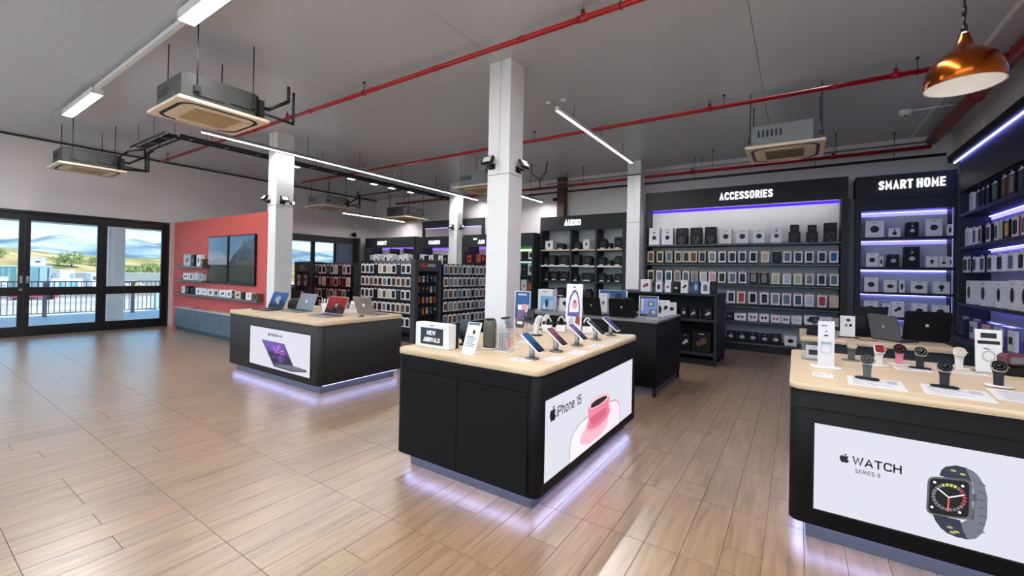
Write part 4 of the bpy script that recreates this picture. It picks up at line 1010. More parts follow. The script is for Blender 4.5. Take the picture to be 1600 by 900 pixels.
yrow('top', 'phone case packs on the right wall', 2.761, [(9.97,.20,.31,'silver','white','white'),(9.66,.20,.29,'navy','black','black'),(9.42,.13,.29,'black','black','black'),(9.22,.12,.29,'navy','black','black'),(9.0,.22,.30,'slate','black','black'),(8.66,.20,.32,'brown','black','red'),(8.40,.18,.32,'grey','black','black'),(8.12,.18,.32,'navy','black','black'),(7.85,.18,.32,'slate','black','black')], 0.20, 'pack')
yrow('second', 'phone case packs on the right wall', 2.201, [(10.16,.22,.31,'silver','white','white'),(9.80,.16,.29,'teal','white','white'),(9.54,.14,.28,'dark grey','beige','black'),(9.22,.18,.28,'dark grey','white','black'),(8.90,.14,.27,'teal','white','white'),(8.74,.14,.27,'silver','beige','black'),(8.54,.16,.27,'yellow','black','black'),(8.30,.20,.28,'black','white','red'),(8.02,.18,.28,'slate','white','white'),(7.78,.18,.28,'slate','white','black')], 0.20, 'pack')
yrow('third', 'phone case packs on the right wall', 1.76, [(10.24,.22,.28,'black','white','white'),(9.99,.12,.28,'navy','white','black'),(9.78,.16,.26,'navy','white','white'),(9.46,.20,.26,'teal','white','black'),(9.16,.20,.26,'dark grey','white','white'),(8.80,.22,.26,'black','white','white'),(8.42,.20,.26,'slate','white','white'),(8.10,.18,.26,'black','white','white'),(7.82,.18,.26,'navy','white','white')], 0.20, 'pack')
yrow('fourth', 'boxed gadgets on the right wall', 1.246, [(10.07,.26,.38,'black','white','white'),(9.46,.30,.38,'black','white','white'),(8.82,.22,.37,'black','white','white'),(8.38,.24,.39,'black','white','white'),(8.02,.22,.38,'black','white','white')], 0.30, 'carton')
def clear_stand(label, loc, rz=0.0, w=0.22, h=0.24, color='white'):
    o = thing('acrylic_stand', label, 'display stand', loc, rz)
    G().box(-w/2, w/2, -0.06, 0.06, 0, 0.006).box(-w/2, w/2, 0.05, 0.056, 0.006, h).box(-w/2, w/2, -0.05, 0.05, h, h+0.006).build('stand', M_acryl, o)
    G().cbox(-w*0.36, w*0.36, 0.0, 0.03, 0.0065, h*0.85, 0.004).build('product', tone(color), o)
    G().box(-w*0.26, w*0.1, -0.001, -0.0002, h*0.3, h*0.6).build('print', tone('dark grey'), o)
    return o
for i, (yy, c) in enumerate(((9.6, 'dark grey'), (9.1, 'silver'), (8.6, 'pink'), (8.15, 'silver'), (7.7, 'white'))):
    clear_stand('acrylic stand holding a %s device, %s from the far end of the right ledge' % (c, ORD[i]), (RX-0.14, yy, 0.761), -math.pi/2, 0.30, 0.30, c)

# ================================================================ COUNTERS
def counter(name, label, x0, x1, y0, y1, zt, th, doors=None, radius=0.06, inset=0.09, strip=True):
    o = thing(name, label, 'counter', ((x0+x1)/2, (y0+y1)/2, 0))
    w, d = x1-x0, y1-y0
    G().prism(rr(w, d, radius, 6), 0.12, zt-th-0.0005, 'z', 0, True).build('body', M_char, o)
    G().prism(rr(w+0.012, d+0.012, radius+0.006, 6), zt-th, zt, 'z', 0, True, None, 0.003).build('worktop', M_top, o)
    G().box(-w/2+inset, w/2-inset, -d/2+inset, d/2-inset, 0, 0.119).build('plinth', mat('plinth_grey', '#55565c', 0.4), o)
    if strip:
        g = G(); a, b, c = w/2-inset+0.006, d/2-inset+0.006, 0.060
        g.box(-a, a, -b-c, -b, 0.112, 0.1185).box(-a, a, b, b+c, 0.108, 0.1185).box(-a-c, -a, -b, b, 0.108, 0.1185).box(a, a+c, -b, b, 0.108, 0.1185)
        g.build('light_strip', M_plinthled, o)
    return o
def lightbox(parent, loc, rz, w, h):
    """backlit film framed flush on a counter face; returns a pivot-free parent mesh"""
    f = G().box(-w/2, w/2, -0.004, -0.0003, 0, h).build('lightbox_panel', M_lightbox, parent, loc, rz)
    fr_ = G()
    for a in ((-w/2-0.008, -w/2, 0, h), (w/2, w/2+0.008, 0, h), (-w/2-0.008, w/2+0.008, -0.008, 0), (-w/2-0.008, w/2+0.008, h, h+0.008)):
        fr_.box(a[0], a[1], -0.006, -0.0003, a[2], a[3])
    fr_.build('frame', M_black, f)
    return f
def flat(parent, name, pts, m, y=-0.0055, t=0.0008):
    return G().prism(pts, y-t, y, 'y').build(name, m, parent)
def pm(name, h, emit=0.55, var=0.05):
    c = S(h)
    return mat('film_'+name, h, 0.35, var=var, emit=emit, ecol=c)
# laptop counter
lc = counter('display_counter', 'charcoal counter with oak top holding laptops and a lit laptop advert', -7.40, -4.97, 3.12, 4.50, 0.935, 0.055)
f = lightbox(lc, (-5.92+6.185, -0.69, 0.205), 0, 1.56, 0.545)
def tr(pts, ox, oz): return [(x-ox, z-oz) for x, z in pts]
ox, oz = -5.92, 0.205
flat(f, 'laptop_lid_print', tr([(-6.361,.578),(-5.762,.576),(-5.523,.309),(-6.04,.262)], ox, oz), pm('slate', '#3b3644'))
flat(f, 'wallpaper_print', tr([(-6.335,.570),(-5.785,.568),(-5.560,.322),(-6.03,.278)], ox, oz), screen('laptop_ad_wallpaper', '#2b1f45', '#8d62d8', 0.8, scale=2.5), -0.0065)
for k in range(7):
    a = 0.25+k*0.38; cxx, czz = -5.98, 0.42
    flat(f, 'ray_print', tr([(cxx, czz), (cxx+0.2*math.cos(a)+0.05, czz+0.12*math.sin(a)), (cxx+0.2*math.cos(a)+0.064, czz+0.12*math.sin(a)-0.006)], ox, oz), pm(('magenta', 'lilac')[k % 2], ('#c23a8a', '#c9a8f2')[k % 2], 0.8), -0.0073-0.0001*k, 0.0005)
flat(f, 'keyboard_print', tr([(-6.04,.262),(-5.523,.309),(-5.207,.298),(-5.215,.285),(-5.57,.245)], ox, oz), pm('graphite', '#5c5964'), -0.0058)
flat(f, 'front_edge_print', tr([(-6.04,.262),(-5.57,.245),(-5.215,.285),(-5.222,.268),(-5.566,.229),(-6.02,.238)], ox, oz), pm('dark_graphite', '#34323a'), -0.006)
emblem(f, pm('ink', '#4a4852', 0.2), 0.052, (-6.165-ox, -0.0065, 0.672-oz))
text('lettering', 'MacBook Air', 0.042, pm('ink', '#4a4852', 0.2), f, (-6.13-ox, -0.0065, 0.651-oz), 0, 'LEFT', 0.95, 0.17, 0.0006, 0.14)
for ch in lc.children:
    if ch.name.startswith('body'): ch.data.materials[0] = M_char2
# side panel joint of the laptop counter
G().box(1.2152, 1.2166, -0.62, -0.615, 0.14, 0.86).build('joint', M_black, lc)
# phone counter
PX0, PX1, PY0, PY1, PZT = -2.735, -1.385, 2.42, 4.48, 0.968
pc = counter('display_counter', 'charcoal counter with oak top holding phones on stands and a lit pink advert', PX0, PX1, PY0, PY1, PZT, 0.045)
pcx, pcy = (PX0+PX1)/2, (PY0+PY1)/2
for a, b in ((-2.665, -2.073), (-2.067, -1.462)):
    G().cbox(a-pcx, b-pcx, PY0-pcy-0.012, PY0-pcy-0.0005, 0.135, 0.802, 0.003).build('door', M_char, pc)
G().cbox(-2.672-pcx, -1.45-pcx, PY0-pcy-0.009, PY0-pcy-0.0005, 0.808, 0.915, 0.003).build('top_rail', M_char, pc)
f = lightbox(pc, (PX1-pcx, 3.415-pcy, 0.198), math.pi/2, 1.82, 0.552)
ox, oz = 3.415, 0.198
T2 = lambda p: tr(p, ox, oz)
# outline of the phone corner behind, as thin drawn strokes
def stroke(pts, wd):
    L_, R_2 = [], []
    for i, p in enumerate(pts):
        a = Vector(pts[max(0, i-1)]); b = Vector(pts[min(len(pts)-1, i+1)]); n = (b-a).normalized(); n = Vector((-n.y, n.x))*wd/2
        L_.append((p[0]+n.x, p[1]+n.y)); R_2.append((p[0]-n.x, p[1]-n.y))
    return L_+R_2[::-1]
flat(f, 'phone_back_print', T2([(2.889,.198),(2.890,.30),(2.905,.36),(2.963,.415),(3.091,.45),(3.214,.458),(3.45,.462),(3.69,.463),(3.84,.445),(3.93,.40),(3.958,.36),(3.965,.198)]), pm('pale_pink', '#e3d5de', 0.80))
flat(f, 'outline_print', T2(stroke([(2.889,.199),(2.890,.30),(2.905,.36),(2.963,.415),(3.091,.45),(3.214,.458)], 0.007)), pm('outline_grey', '#8b8690', 0.4), -0.0065)
flat(f, 'outline_print', T2(stroke([(3.69,.463),(3.84,.445),(3.93,.40),(3.958,.36),(3.965,.199)], 0.007)), pm('outline_grey', '#8b8690', 0.4), -0.0065)
flat(f, 'glow_print', T2(ell(0.30, 0.085, 20, 3.36, 0.31)), pm('soft_pink', '#e0a9b9', 0.75), -0.0066)
flat(f, 'saucer_print', T2([(3.164,.366),(3.18,.40),(3.215,.425),(3.40,.40),(3.671,.445),(3.721,.400),(3.70,.36),(3.638,.322),(3.455,.301),(3.284,.312),(3.194,.336)]), pm('mid_pink', '#e39aac', 0.8), -0.0072)
flat(f, 'saucer_inner_print', T2([(3.20,.365),(3.225,.395),(3.40,.385),(3.65,.42),(3.685,.39),(3.62,.34),(3.455,.322),(3.29,.333)]), pm('deep_pink', '#d16c84', 0.75), -0.0078)
flat(f, 'cup_print', T2([(3.204,.527),(3.225,.555),(3.27,.572),(3.372,.580),(3.588,.557),(3.66,.54),(3.682,.515),(3.67,.453),(3.635,.386),(3.524,.357),(3.382,.348),(3.283,.352),(3.225,.40)]), pm('rose', '#d9788f', 0.8), -0.0084)
flat(f, 'cup_shade_print', T2([(3.23,.44),(3.62,.44),(3.60,.385),(3.52,.366),(3.382,.358),(3.29,.362)]), pm('rose_deep', '#bf5b76', 0.75), -0.0090)
flat(f, 'cup_rim_print', T2([(3.212,.525),(3.232,.553),(3.28,.568),(3.38,.574),(3.588,.551),(3.65,.535),(3.668,.515),(3.60,.500),(3.44,.490),(3.30,.498)]), pm('blush', '#efbcc8', 0.85), -0.0096)
flat(f, 'cup_opening_print', T2([(3.245,.520),(3.275,.547),(3.36,.556),(3.50,.551),(3.608,.538),(3.62,.520),(3.56,.506),(3.44,.499),(3.32,.504)]), pm('cocoa', '#2b2024', 0.2), -0.0102)
emblem(f, pm('black_ink', '#121214', 0.05), 0.105, (2.612-ox, -0.0065, 0.640-oz))
text('lettering', 'iPhone 15', 0.073, pm('black_ink', '#121214', 0.05), f, (2.672-ox, -0.0065, 0.598-oz), 0, 'LEFT', 1.0, 0.12, 0.0006, 0.15)
# watch counter
WX0, WX1, WY0, WY1, WZT = -0.02, 1.95, 3.17, 4.62, 0.965
wc = counter('display_counter', 'charcoal counter with oak top holding watches and a lit watch advert', WX0, WX1, WY0, WY1, WZT, 0.040)
wcx, wcy = (WX0+WX1)/2, (WY0+WY1)/2
G().box(-0.985, 0.985, WY0-wcy-0.004, WY0-wcy-0.0005, 0.8195, 0.822).build('joint', M_black, wc)
f = lightbox(wc, (0.965-wcx, WY0-wcy, 0.222), 0, 1.72, 0.512)
ox, oz = 0.965, 0.222
T2 = lambda p: tr(p, ox, oz)
ink = pm('black_ink', '#121214', 0.05)
emblem(f, ink, 0.053, (0.248-ox, -0.0065, 0.560-oz))
text('lettering', 'WATCH', 0.047, ink, f, (0.285-ox, -0.0065, 0.534-oz), 0, 'LEFT', 1.0, 0.17, 0.0006, 0.11)
text('lettering', 'SERIES 9', 0.022, ink, f, (0.299-ox, -0.0065, 0.489-oz), 0, 'LEFT', 0.85, 0.12, 0.0006, 0.17)
flat(f, 'band_print', T2([(.648,.570),(.655,.60),(.67,.622),(.71,.640),(.745,.637),(.775,.625),(.80,.595),(.77,.57),(.72,.56)]), pm('navy_band', '#2b3140', 0.12))
flat(f, 'band_print', T2([(.745,.634),(.785,.617),(.814,.565),(.825,.503),(.824,.404),(.809,.322),(.785,.285),(.757,.270),(.735,.31),(.731,.347),(.767,.385),(.776,.488),(.772,.56)]), pm('grey_band', '#6a6b76', 0.25), -0.0059)
flat(f, 'band_print', T2([(.622,.36),(.635,.325),(.655,.295),(.68,.276),(.714,.268),(.757,.270),(.74,.305),(.728,.36)]), pm('navy_band', '#2b3140', 0.12), -0.0062)
for (x, z) in ((.70, .610), (.735, .60), (.69, .31), (.70, .287), (.715, .295)): flat(f, 'band_fleck', T2(ell(0.012, 0.006, 8, x, z)), pm('lime_fleck', '#a5a860', 0.2), -0.0068)
for k in range(7): flat(f, 'weave_print', T2(stroke([(.792, .57-k*.04), (.818, .565-k*.04)], 0.004)), pm('dark_band', '#43444e', 0.15), -0.0066)
flat(f, 'crown_print', T2([(.768,.51),(.786,.512),(.788,.476),(.770,.472)]), pm('steel_ink', '#54545c', 0.15), -0.0066)
flat(f, 'side_button_print', T2([(.766,.43),(.779,.432),(.778,.38),(.764,.378)]), pm('steel_ink', '#54545c', 0.15), -0.0066)
def quad_rr(c, r):  # rounded quadrilateral
    out = []
    for i in range(4):
        p, a, b = Vector(c[i]), Vector(c[i-1]), Vector(c[(i+1) % 4])
        p0 = p+(a-p).normalized()*r; p1 = p+(b-p).normalized()*r
        for t in (0, .25, .5, .75, 1): q = p0*(1-t)**2+p*2*t*(1-t)+p1*t*t; out.append((q.x, q.y))
    return out
flat(f, 'watch_case_print', T2(quad_rr([(.603,.556),(.772,.582),(.770,.371),(.597,.352)], 0.035)), pm('case_grey', '#5d5e63', 0.2), -0.0072)
flat(f, 'watch_glass_print', T2(quad_rr([(.611,.548),(.760,.571),(.758,.380),(.606,.361)], 0.028)), pm('glass_black', '#0a0a0b', 0.02), -0.0078)
cx0, cz0 = .684, .466
for k in range(24):
    a0 = 2*math.pi*k/24+0.02; a1 = 2*math.pi*(k+0.8)/24
    P = [(cx0+r_*math.cos(a), cz0+r_*1.10*math.sin(a)+0.13*r_*math.cos(a)) for r_, a in ((.066, a0), (.066, a1), (.052, a1), (.052, a0))]
    c = 'ring_red' if k in (0, 1, 2, 22, 23) else ('ring_yellow' if 4 <= k <= 7 else 'ring_grey')
    flat(f, 'dial_segment', T2(P), pm(c, {'ring_red': '#a33a46', 'ring_yellow': '#b9b25a', 'ring_grey': '#6f7076'}[c], 0.35), -0.0084)
flat(f, 'hour_hand', T2(stroke([(cx0, cz0), (.640, .502)], 0.005)), pm('hand_white', '#f1f1f1', 0.8), -0.009)
flat(f, 'minute_hand', T2(stroke([(cx0, cz0), (.740, .495)], 0.005)), pm('hand_white', '#f1f1f1', 0.8), -0.009)
flat(f, 'second_hand', T2(stroke([(cx0, cz0), (.681, .392)], 0.006)), pm('hand_red', '#d24a4a', 0.7), -0.0093)
for (x, z) in ((.630, .53), (.735, .54), (.62, .395), (.725, .40)): flat(f, 'complication', T2(ell(0.006, 0.006, 8, x, z)), pm('hand_white', '#f1f1f1', 0.8), -0.0088)
# oak table behind the watch counter
tb = thing('display_table', 'oak topped dark table with laptops between the watch counter and SMART HOME', 'table', (0.68, 6.33, 0))
G().prism(rr(1.27, 0.96, 0.03, 4), 0.895, 0.95, 'z', 0, True, None, 0.003).build('tabletop', M_top, tb)
G().cbox(-0.60, 0.60, -0.44, 0.44, 0.12, 0.894, 0.004).build('body', mat('navy_charcoal', '#2b3038', 0.4), tb)
G().box(-0.54, 0.54, -0.38, 0.38, 0.0, 0.119).build('plinth', M_black, tb)
# dark counter behind the phone counter
gc = counter('side_counter', 'black counter with monitors behind the phone counter', -3.66, -1.51, 5.72, 7.10, 1.0, 0.03, radius=0.01, inset=0.05, strip=False)
for ch in gc.children:
    if ch.name.startswith('worktop'): ch.data.materials[0] = mat('grey_worktop', '#7b7774', 0.35)
for sx_, sy2 in ((1.05, 0.66), (1.05, -0.66)):
    G().cbox(sx_-0.02, sx_+0.02, sy2-0.02, sy2+0.02, 0.0, 0.119, 0.002).build('foot', M_black, gc)
# shelf island
si = thing('shelf_island', 'low black shelf island with headphone boxes in front of ACCESSORIES', 'shelving', (-1.17, 8.36, 0))
G().cbox(-0.04, 0.0, 0.0, 1.15, 0.10, 1.25, 0.004).build('side_panel', M_unit, si)
G().cbox(-1.95, -1.91, 0.0, 1.15, 0.10, 1.25, 0.004).build('side_panel', M_unit, si)
G().cbox(-1.95, 0.0, -0.01, 1.15, 1.2505, 1.29, 0.004).build('top', M_unit, si)
G().cbox(-1.909, -0.041, 0.55, 0.58, 0.10, 1.25, 0.003).build('back_panel', M_black, si)
for z in (0.83, 0.22): G().cbox(-1.909, -0.041, 0.0, 0.549, z-0.05, z, 0.003).build('shelf', M_unit, si)
G().box(-1.9, -0.05, 0.03, 1.1, 0.0, 0.099).build('plinth', M_black, si)
for yy in (0.03, 1.10): G().cbox(-0.035, -0.005, yy-0.015, yy+0.015, 0, 0.0995, 0.002).build('foot', M_black, si)
IT = [(-2.45,.19,.24,'white','cluster','red'),(-2.20,.11,.20,'white','tall','dark grey'),(-2.03,.11,.21,'white','oval','red'),(-1.88,.12,.18,'black','oval','silver'),(-1.73,.13,.24,'white','cluster','dark grey'),(-1.53,.10,.23,'blue','tall','silver'),(-1.37,.14,.22,'white','speaker','slate'),(-1.235,.09,.23,'black','tall','dark grey')]
for i, (x, w_, h_, b, p, c) in enumerate(IT):
    place_carton('%s gadget carton, %s from the left on top of the shelf island' % (b, ORD[i]), (x, 8.46, 1.291), 0, w_, 0.12, h_, b, p, c, group='cartons on the shelf island', name='gadget_box')
for i, (x, w_, h_, b, p, c) in enumerate([(-2.10,.16,.19,'white','cluster','black'),(-1.90,.13,.19,'black','cluster','blue'),(-1.73,.12,.20,'black','disc','silver'),(-1.57,.13,.19,'black','cluster','silver'),(-1.44,.05,.17,'black','tall','navy'),(-1.32,.15,.20,'black','cluster','silver')]):
    place_carton('%s headphone carton, %s from the left on the middle shelf of the island' % (b, ORD[i]), (x, 8.45, 0.831), 0, w_, 0.13, h_, b, p, c, group='cartons on the shelf island', name='headphone_box')
for i, (x, w_, h_) in enumerate([(-1.95,.22,.33),(-1.70,.18,.33),(-1.42,.32,.38)]):
    place_carton('large black carton, %s from the left on the bottom shelf of the island' % ORD[i], (x, 8.52, 0.221), 0, w_, 0.26, h_, 'black', 'cluster', 'silver' if i != 2 else 'brown', 'silver', group='cartons on the shelf island', name='headphone_box')

# ================================================================ THINGS ON THE COUNTERS
def laptop(label, loc, rz, body=M_alu, scr=None, w=0.40, d=0.27, lid=0.27, tilt=0.36, logo=None, back=None, seen='screen'):
    o = thing('laptop', label, 'laptop', loc, rz)
    G().prism(rr(w, d, 0.02, 4), 0, 0.016, 'z', inset=0.003).build('base', body, o)
    kb = G().box(-w*0.42, w*0.42, -d*0.02, d*0.36, 0.0161, 0.0168).build('keyboard', M_plb, o)
    g = G()
    for r in range(4):
        for c in range(10): g.box(-w*0.41+c*w*0.083, -w*0.41+c*w*0.083+w*0.07, r*d*0.09, r*d*0.09+d*0.07, 0.0168, 0.018)
    k_ = g.build('keys', mat('key_grey', '#2c2d30', 0.5), kb)
    G().box(-w*0.16, w*0.16, -d*0.40, -d*0.08, 0.0161, 0.0166).build('trackpad', mat('trackpad', '#8d8f93', 0.3), o)
    X = Matrix.Rotation(-tilt, 4, 'X'); X.translation = (0, d/2-0.012, 0.016)
    li = G().prism(rr(w, lid, 0.02, 4, 0, lid/2), -0.004, 0.006, 'y', 0, False, X, 0.002).build('lid', back or body, o)
    G().box(-w*0.485, w*0.485, -0.0052, -0.0041, lid*0.06, lid*0.965, 0, X).build('display', scr or M_plb, o)
    G().cyl((-w*0.4, d/2-0.012, 0.014), (w*0.4, d/2-0.012, 0.014), 0.008, 8).build('hinge', M_plb, o)
    if logo:
        yy = 0.0066 if seen == 'back' else -0.0056
        g = G().prism(ell(lid*(0.075 if w > 0.4 else 0.05), lid*(0.085 if w > 0.4 else 0.056), 14, 0, lid*0.52), yy-0.0004, yy+0.0004, 'y', 0, False, X)
        g.build('emblem', logo, o)
    return o
LZ = 0.9355
d1 = laptop('dark laptop with a blue and white wallpaper, leftmost on the laptop counter', (-7.0, 3.50, LZ), 0.0, M_alud, screen('blue_wallpaper', '#101c3c', '#2f6fc4', 0.8), 0.46)
X = Matrix.Rotation(-0.36, 4, 'X'); X.translation = (0, 0.27/2-0.012, 0.016)
g = G()
for (x, z, r) in ((-0.06, .15, .035), (0.0, .13, .045), (0.04, .17, .03), (-0.02, .19, .03), (0.03, .10, .03)): g.prism(ell(r, r, 10, x, z), -0.0064-abs(x)*0.002, -0.0056, 'y', 0, False, X)
g.build('wallpaper_shape', lamp('pale_shape', (0.55, 0.66, 0.78), 0.55), d1)
laptop('silver laptop with plain grey screen and round emblem, second on the laptop counter', (-6.45, 3.66, LZ), 0.0, M_alu, mat('grey_display', '#666d78', 0.4, emit=0.16, ecol=(0.36, 0.42, 0.50)), 0.46, logo=lamp('white_emblem', (0.9, 0.95, 1), 0.9))
d3 = laptop('silver laptop with a red wallpaper near the corner of the laptop counter', (-5.55, 3.58, LZ), 0.0, M_alu, screen('red_wallpaper', '#2a0a0c', '#b02a22', 0.85), 0.46)
X = Matrix.Rotation(-0.36, 4, 'X'); X.translation = (0, 0.27/2-0.012, 0.016)
G().prism([(-.05,.02),(-.03,.09),(-.015,.15),(0.0,.165),(0.02,.15),(.03,.10),(.06,.02)], -0.0064, -0.0056, 'y', 0, False, X).build('wallpaper_figure', lamp('dark_shape', (0.05, 0.055, 0.08), 0.5), d3)
G().prism(ell(.022, .032, 10, 0.004, .135), -0.0068, -0.0064, 'y', 0, False, X).build('wallpaper_figure', lamp('pale_shape', (0.55, 0.66, 0.78), 0.55), d3)
laptop('silver laptop seen from behind at the right end of the laptop counter', (-5.32, 4.22, LZ), math.pi, M_alu, screen('blue_wallpaper', '#101c3c', '#2f6fc4', 0.8), 0.42, logo=lamp('white_emblem', (0.9, 0.95, 1), 0.9), seen='back')
o = thing('smart_speaker', 'black dome speaker behind the leftmost laptop', 'speaker', (-6.99, 3.95, LZ))
G().lathe([(0.10, 0), (0.115, 0.03), (0.11, 0.09), (0.085, 0.14), (0.045, 0.165), (0.01, 0.17)], 20).build('body', mat('speaker_cloth', '#313234', 0.8), o)
G().lathe([(0.10, -0.0), (0.102, 0.008)], 20).build('base_ring', M_plb, o)
o = thing('cup_holder', 'clear cup of white styluses between the silver laptops', 'cup', (-6.18, 3.98, LZ))
G().lathe([(0.055, 0), (0.07, 0.13), (0.066, 0.13), (0.051, 0.004)], 16, cap=False).cyl((0, 0, 0.0), (0, 0, 0.004), 0.055, 16).build('cup', mat('frosted_cup', '#dcd9d3', 0.3), o)
for k in range(7):
    a = k*0.9
    G().cyl((0.02*math.cos(a), 0.02*math.sin(a), 0.01), (0.055*math.cos(a), 0.055*math.sin(a), 0.20+0.01*(k % 3)), 0.006, 6).build('stylus', tone(('white', 'beige', 'silver')[k % 3]), o)
def tent_card(label, loc, rz, w, h, color='white', mark='grey'):
    o = thing('tent_card', label, 'sign', loc, rz)
    g = G().add([(-w/2,-0.05,0),(w/2,-0.05,0),(w/2,-0.004,h),(-w/2,-0.004,h),(-w/2,0.05,0),(w/2,0.05,0),(w/2,0.004,h),(-w/2,0.004,h)], [(0,1,2,3),(5,4,7,6),(3,2,6,7),(0,3,7,4),(1,5,6,2)])
    g.build('card', tone(color), o)
    X = Matrix.Rotation(-math.atan2(0.046, h), 4, 'X'); X.translation = (0, -0.051, 0)
    g = G()
    for k in range(4): g.box(-w*0.36, w*(0.1+0.08*(k % 3)), -0.001, 0.0, h*(0.2+0.16*k), h*(0.26+0.16*k), 0, X)
    g.build('print', tone(mark), o)['kind'] = 'stuff'
    return o
tent_card('white folded price card beside the red screen laptop', (-5.80, 4.25, LZ), 0.5, 0.14, 0.17)
o = thing('computer_mouse', 'small grey mouse on the laptop counter near its front edge', 'mouse', (-5.12, 3.86, LZ), 0.6)
X = Matrix.Diagonal((1, 1.7, 0.62, 1)); X.translation = (0, 0, 0.0)
G().lathe([(0.033, 0), (0.036, 0.012), (0.030, 0.035), (0.015, 0.05), (0.002, 0.054)], 14, (0, 0, 0), 0, True, X).build('body', M_plg, o)
G().box(-0.003, 0.003, -0.05, -0.02, 0.018, 0.030).build('wheel', M_plb, o)

# phone counter things
CZ = PZT+0.0005
o = thing('new_arrivals_sign', 'white box sign reading NEW ARRIVALS on the phone counter corner', 'sign', (-2.485, 2.615, CZ))
G().cbox(-0.185, 0.185, -0.055, 0.03, 0, 0.205, 0.006).build('frame', M_plw, o)
G().cbox(-0.178, 0.178, 0.0305, 0.075, 0.004, 0.195, 0.005).build('back_case', M_bblack, o)
bd = G().box(-0.125, 0.125, -0.0575, -0.0555, 0.03, 0.165).build('slate', mat('slate_board', '#22272d', 0.4), o)
chalk = mat('chalk', '#f0f0ee', 0.8, emit=0.25, ecol=(1, 1, 1))
text('lettering', 'NEW', 0.036, chalk, bd, (-0.005, -0.0585, 0.108), 0, 'CENTER', 0.9, 0.2, 0.0006, 0.14)
text('lettering', 'ARRIVALS', 0.036, chalk, bd, (0.0, -0.0585, 0.052), 0, 'CENTER', 0.72, 0.18, 0.0006, 0.10)
G().box(-0.02, 0.02, -0.0560, -0.0551, 0.182, 0.190).build('printed_caption', tone('grey'), o)
o = thing('phone_display_stand', 'curved black stand with a dark phone behind the NEW ARRIVALS sign', 'phone stand', (-2.38, 2.86, CZ), 0.35)
G().lathe([(0.05, 0), (0.05, 0.014), (0.02, 0.02)], 16).build('base', M_plb, o)
G().prism([(0.0,0.015),(0.03,0.015),(0.045,0.10),(0.055,0.18),(0.02,0.185),(-0.02,0.08)], -0.03, 0.03, 'x', 0, False, None, 0.006).build('neck', M_plb, o)
X = Matrix.Rotation(-0.25, 4, 'X'); X.translation = (0, -0.01, 0.045)
G().prism(rr(0.105, 0.175, 0.018, 4, 0, 0.09), -0.012, -0.002, 'y', 0, False, X, 0.002).build('phone', M_alud, o)
G().box(-0.047, 0.047, -0.0135, -0.0121, 0.01, 0.168, 0, X).build('display', screen('night_wallpaper', '#141821', '#4c586c', 0.6), o)
o = thing('spec_sign', 'slanted white price sign with blue text on the phone counter', 'sign', (-2.10, 2.60, CZ), 0.12)
X = Matrix.Rotation(-0.40, 4, 'X'); X.translation = (0, -0.04, 0.004)
G().cbox(-0.06, 0.06, -0.006, 0.006, 0, 0.25, 0.002, 0, X).build('board', M_plw, o)
g = G().box(-0.052, 0.052, -0.0071, -0.0061, 0.225, 0.245, 0, X).box(-0.045, 0.02, -0.0071, -0.0061, 0.130, 0.136, 0, X)
for k in range(5): g.box(-0.045, 0.045-0.012*(k % 3), -0.0071, -0.0061, 0.118-k*0.016, 0.124-k*0.016, 0, X)
g.build('print', tone('slate'), o)['kind'] = 'stuff'
G().box(0.0, 0.022, -0.0071, -0.0061, 0.155, 0.185, 0, X).build('emblem_print', tone('dark grey'), o)
G().box(-0.05, 0.05, -0.07, 0.07, 0, 0.004).build('foot', M_plw, o)
o = thing('smart_speaker', 'dark cylinder speaker with a white foot behind the slanted price sign', 'speaker', (-2.10, 2.84, CZ))
G().lathe([(0.062, 0), (0.066, 0.012), (0.05, 0.016)], 20).build('foot', M_plw, o)
G().lathe([(0.052, 0.0161), (0.055, 0.05), (0.055, 0.20), (0.050, 0.235), (0.045, 0.24)], 20).build('body', mat('speaker_taupe', '#5b5751', 0.6), o)
G().lathe([(0.045, 0.2401), (0.04, 0.252)], 20).build('cap', M_plb, o)
def acrylic_tower(label, loc, rz, w=0.11, h=0.26, cap=True):
    o = thing('acrylic_display', label, 'display stand', loc, rz)
    d = w
    G().prism([(-w/2,0),(w/2,0),(w/2,h*0.62),(w*0.18,h*0.95),(-w*0.10,h*0.95),(-w/2,h*0.62)], -d/2, d/2, 'y').build('tower', M_acryl, o)
    G().cbox(-w*0.55, w*0.55, -d*0.55, d*0.55, -0.0, 0.008, 0.002).build('base', mat('frosted_cup', '#dcd9d3', 0.3), o)
    if cap:
        G().cbox(-w*0.14, w*0.24, -d*0.4, d*0.4, h*0.951, h, 0.006).build('cap', M_plb, o)
        G().box(w*0.22, w*0.4, -d*0.3, d*0.2, h*0.12, h*0.40).build('insert', tone('pink'), o)
        for k in range(3): G().box(-w*0.35+k*w*0.2, -w*0.25+k*w*0.2, -d*0.3, d*0.3, 0.02, h*0.55).build('insert', tone('silver'), o)
    return o
acrylic_tower('tall clear acrylic holder with a black cap on the phone counter', (-1.95, 2.84, CZ), 0.1, 0.115, 0.275)
def poster(label, loc, rz, w, h, face, shapes=(), tilt=0.08, name='poster_stand', base=True, t=0.008):
    o = thing(name, label, 'sign', loc, rz)
    X = Matrix.Rotation(-tilt, 4, 'X'); X.translation = (0, 0, 0.003)
    bd = G().cbox(-w/2, w/2, -t/2, t/2, 0, h, 0.001, 0, X).build('board', M_plw, o)
    G().box(-w*0.46, w*0.46, -t/2-0.001, -t/2-0.0002, h*0.02, h*0.985, 0, X).build('print', face, o)
    for i, (pts, m) in enumerate(shapes):
        G().prism([(x*w, z*h) for x, z in pts], -t/2-0.0018-0.0003*i, -t/2-0.0011, 'y', 0, False, X).build('picture', m, o)
    if base: G().box(-w*0.5, w*0.5, -0.03, 0.09, 0, 0.003).build('foot', M_acryl, o)
    return o
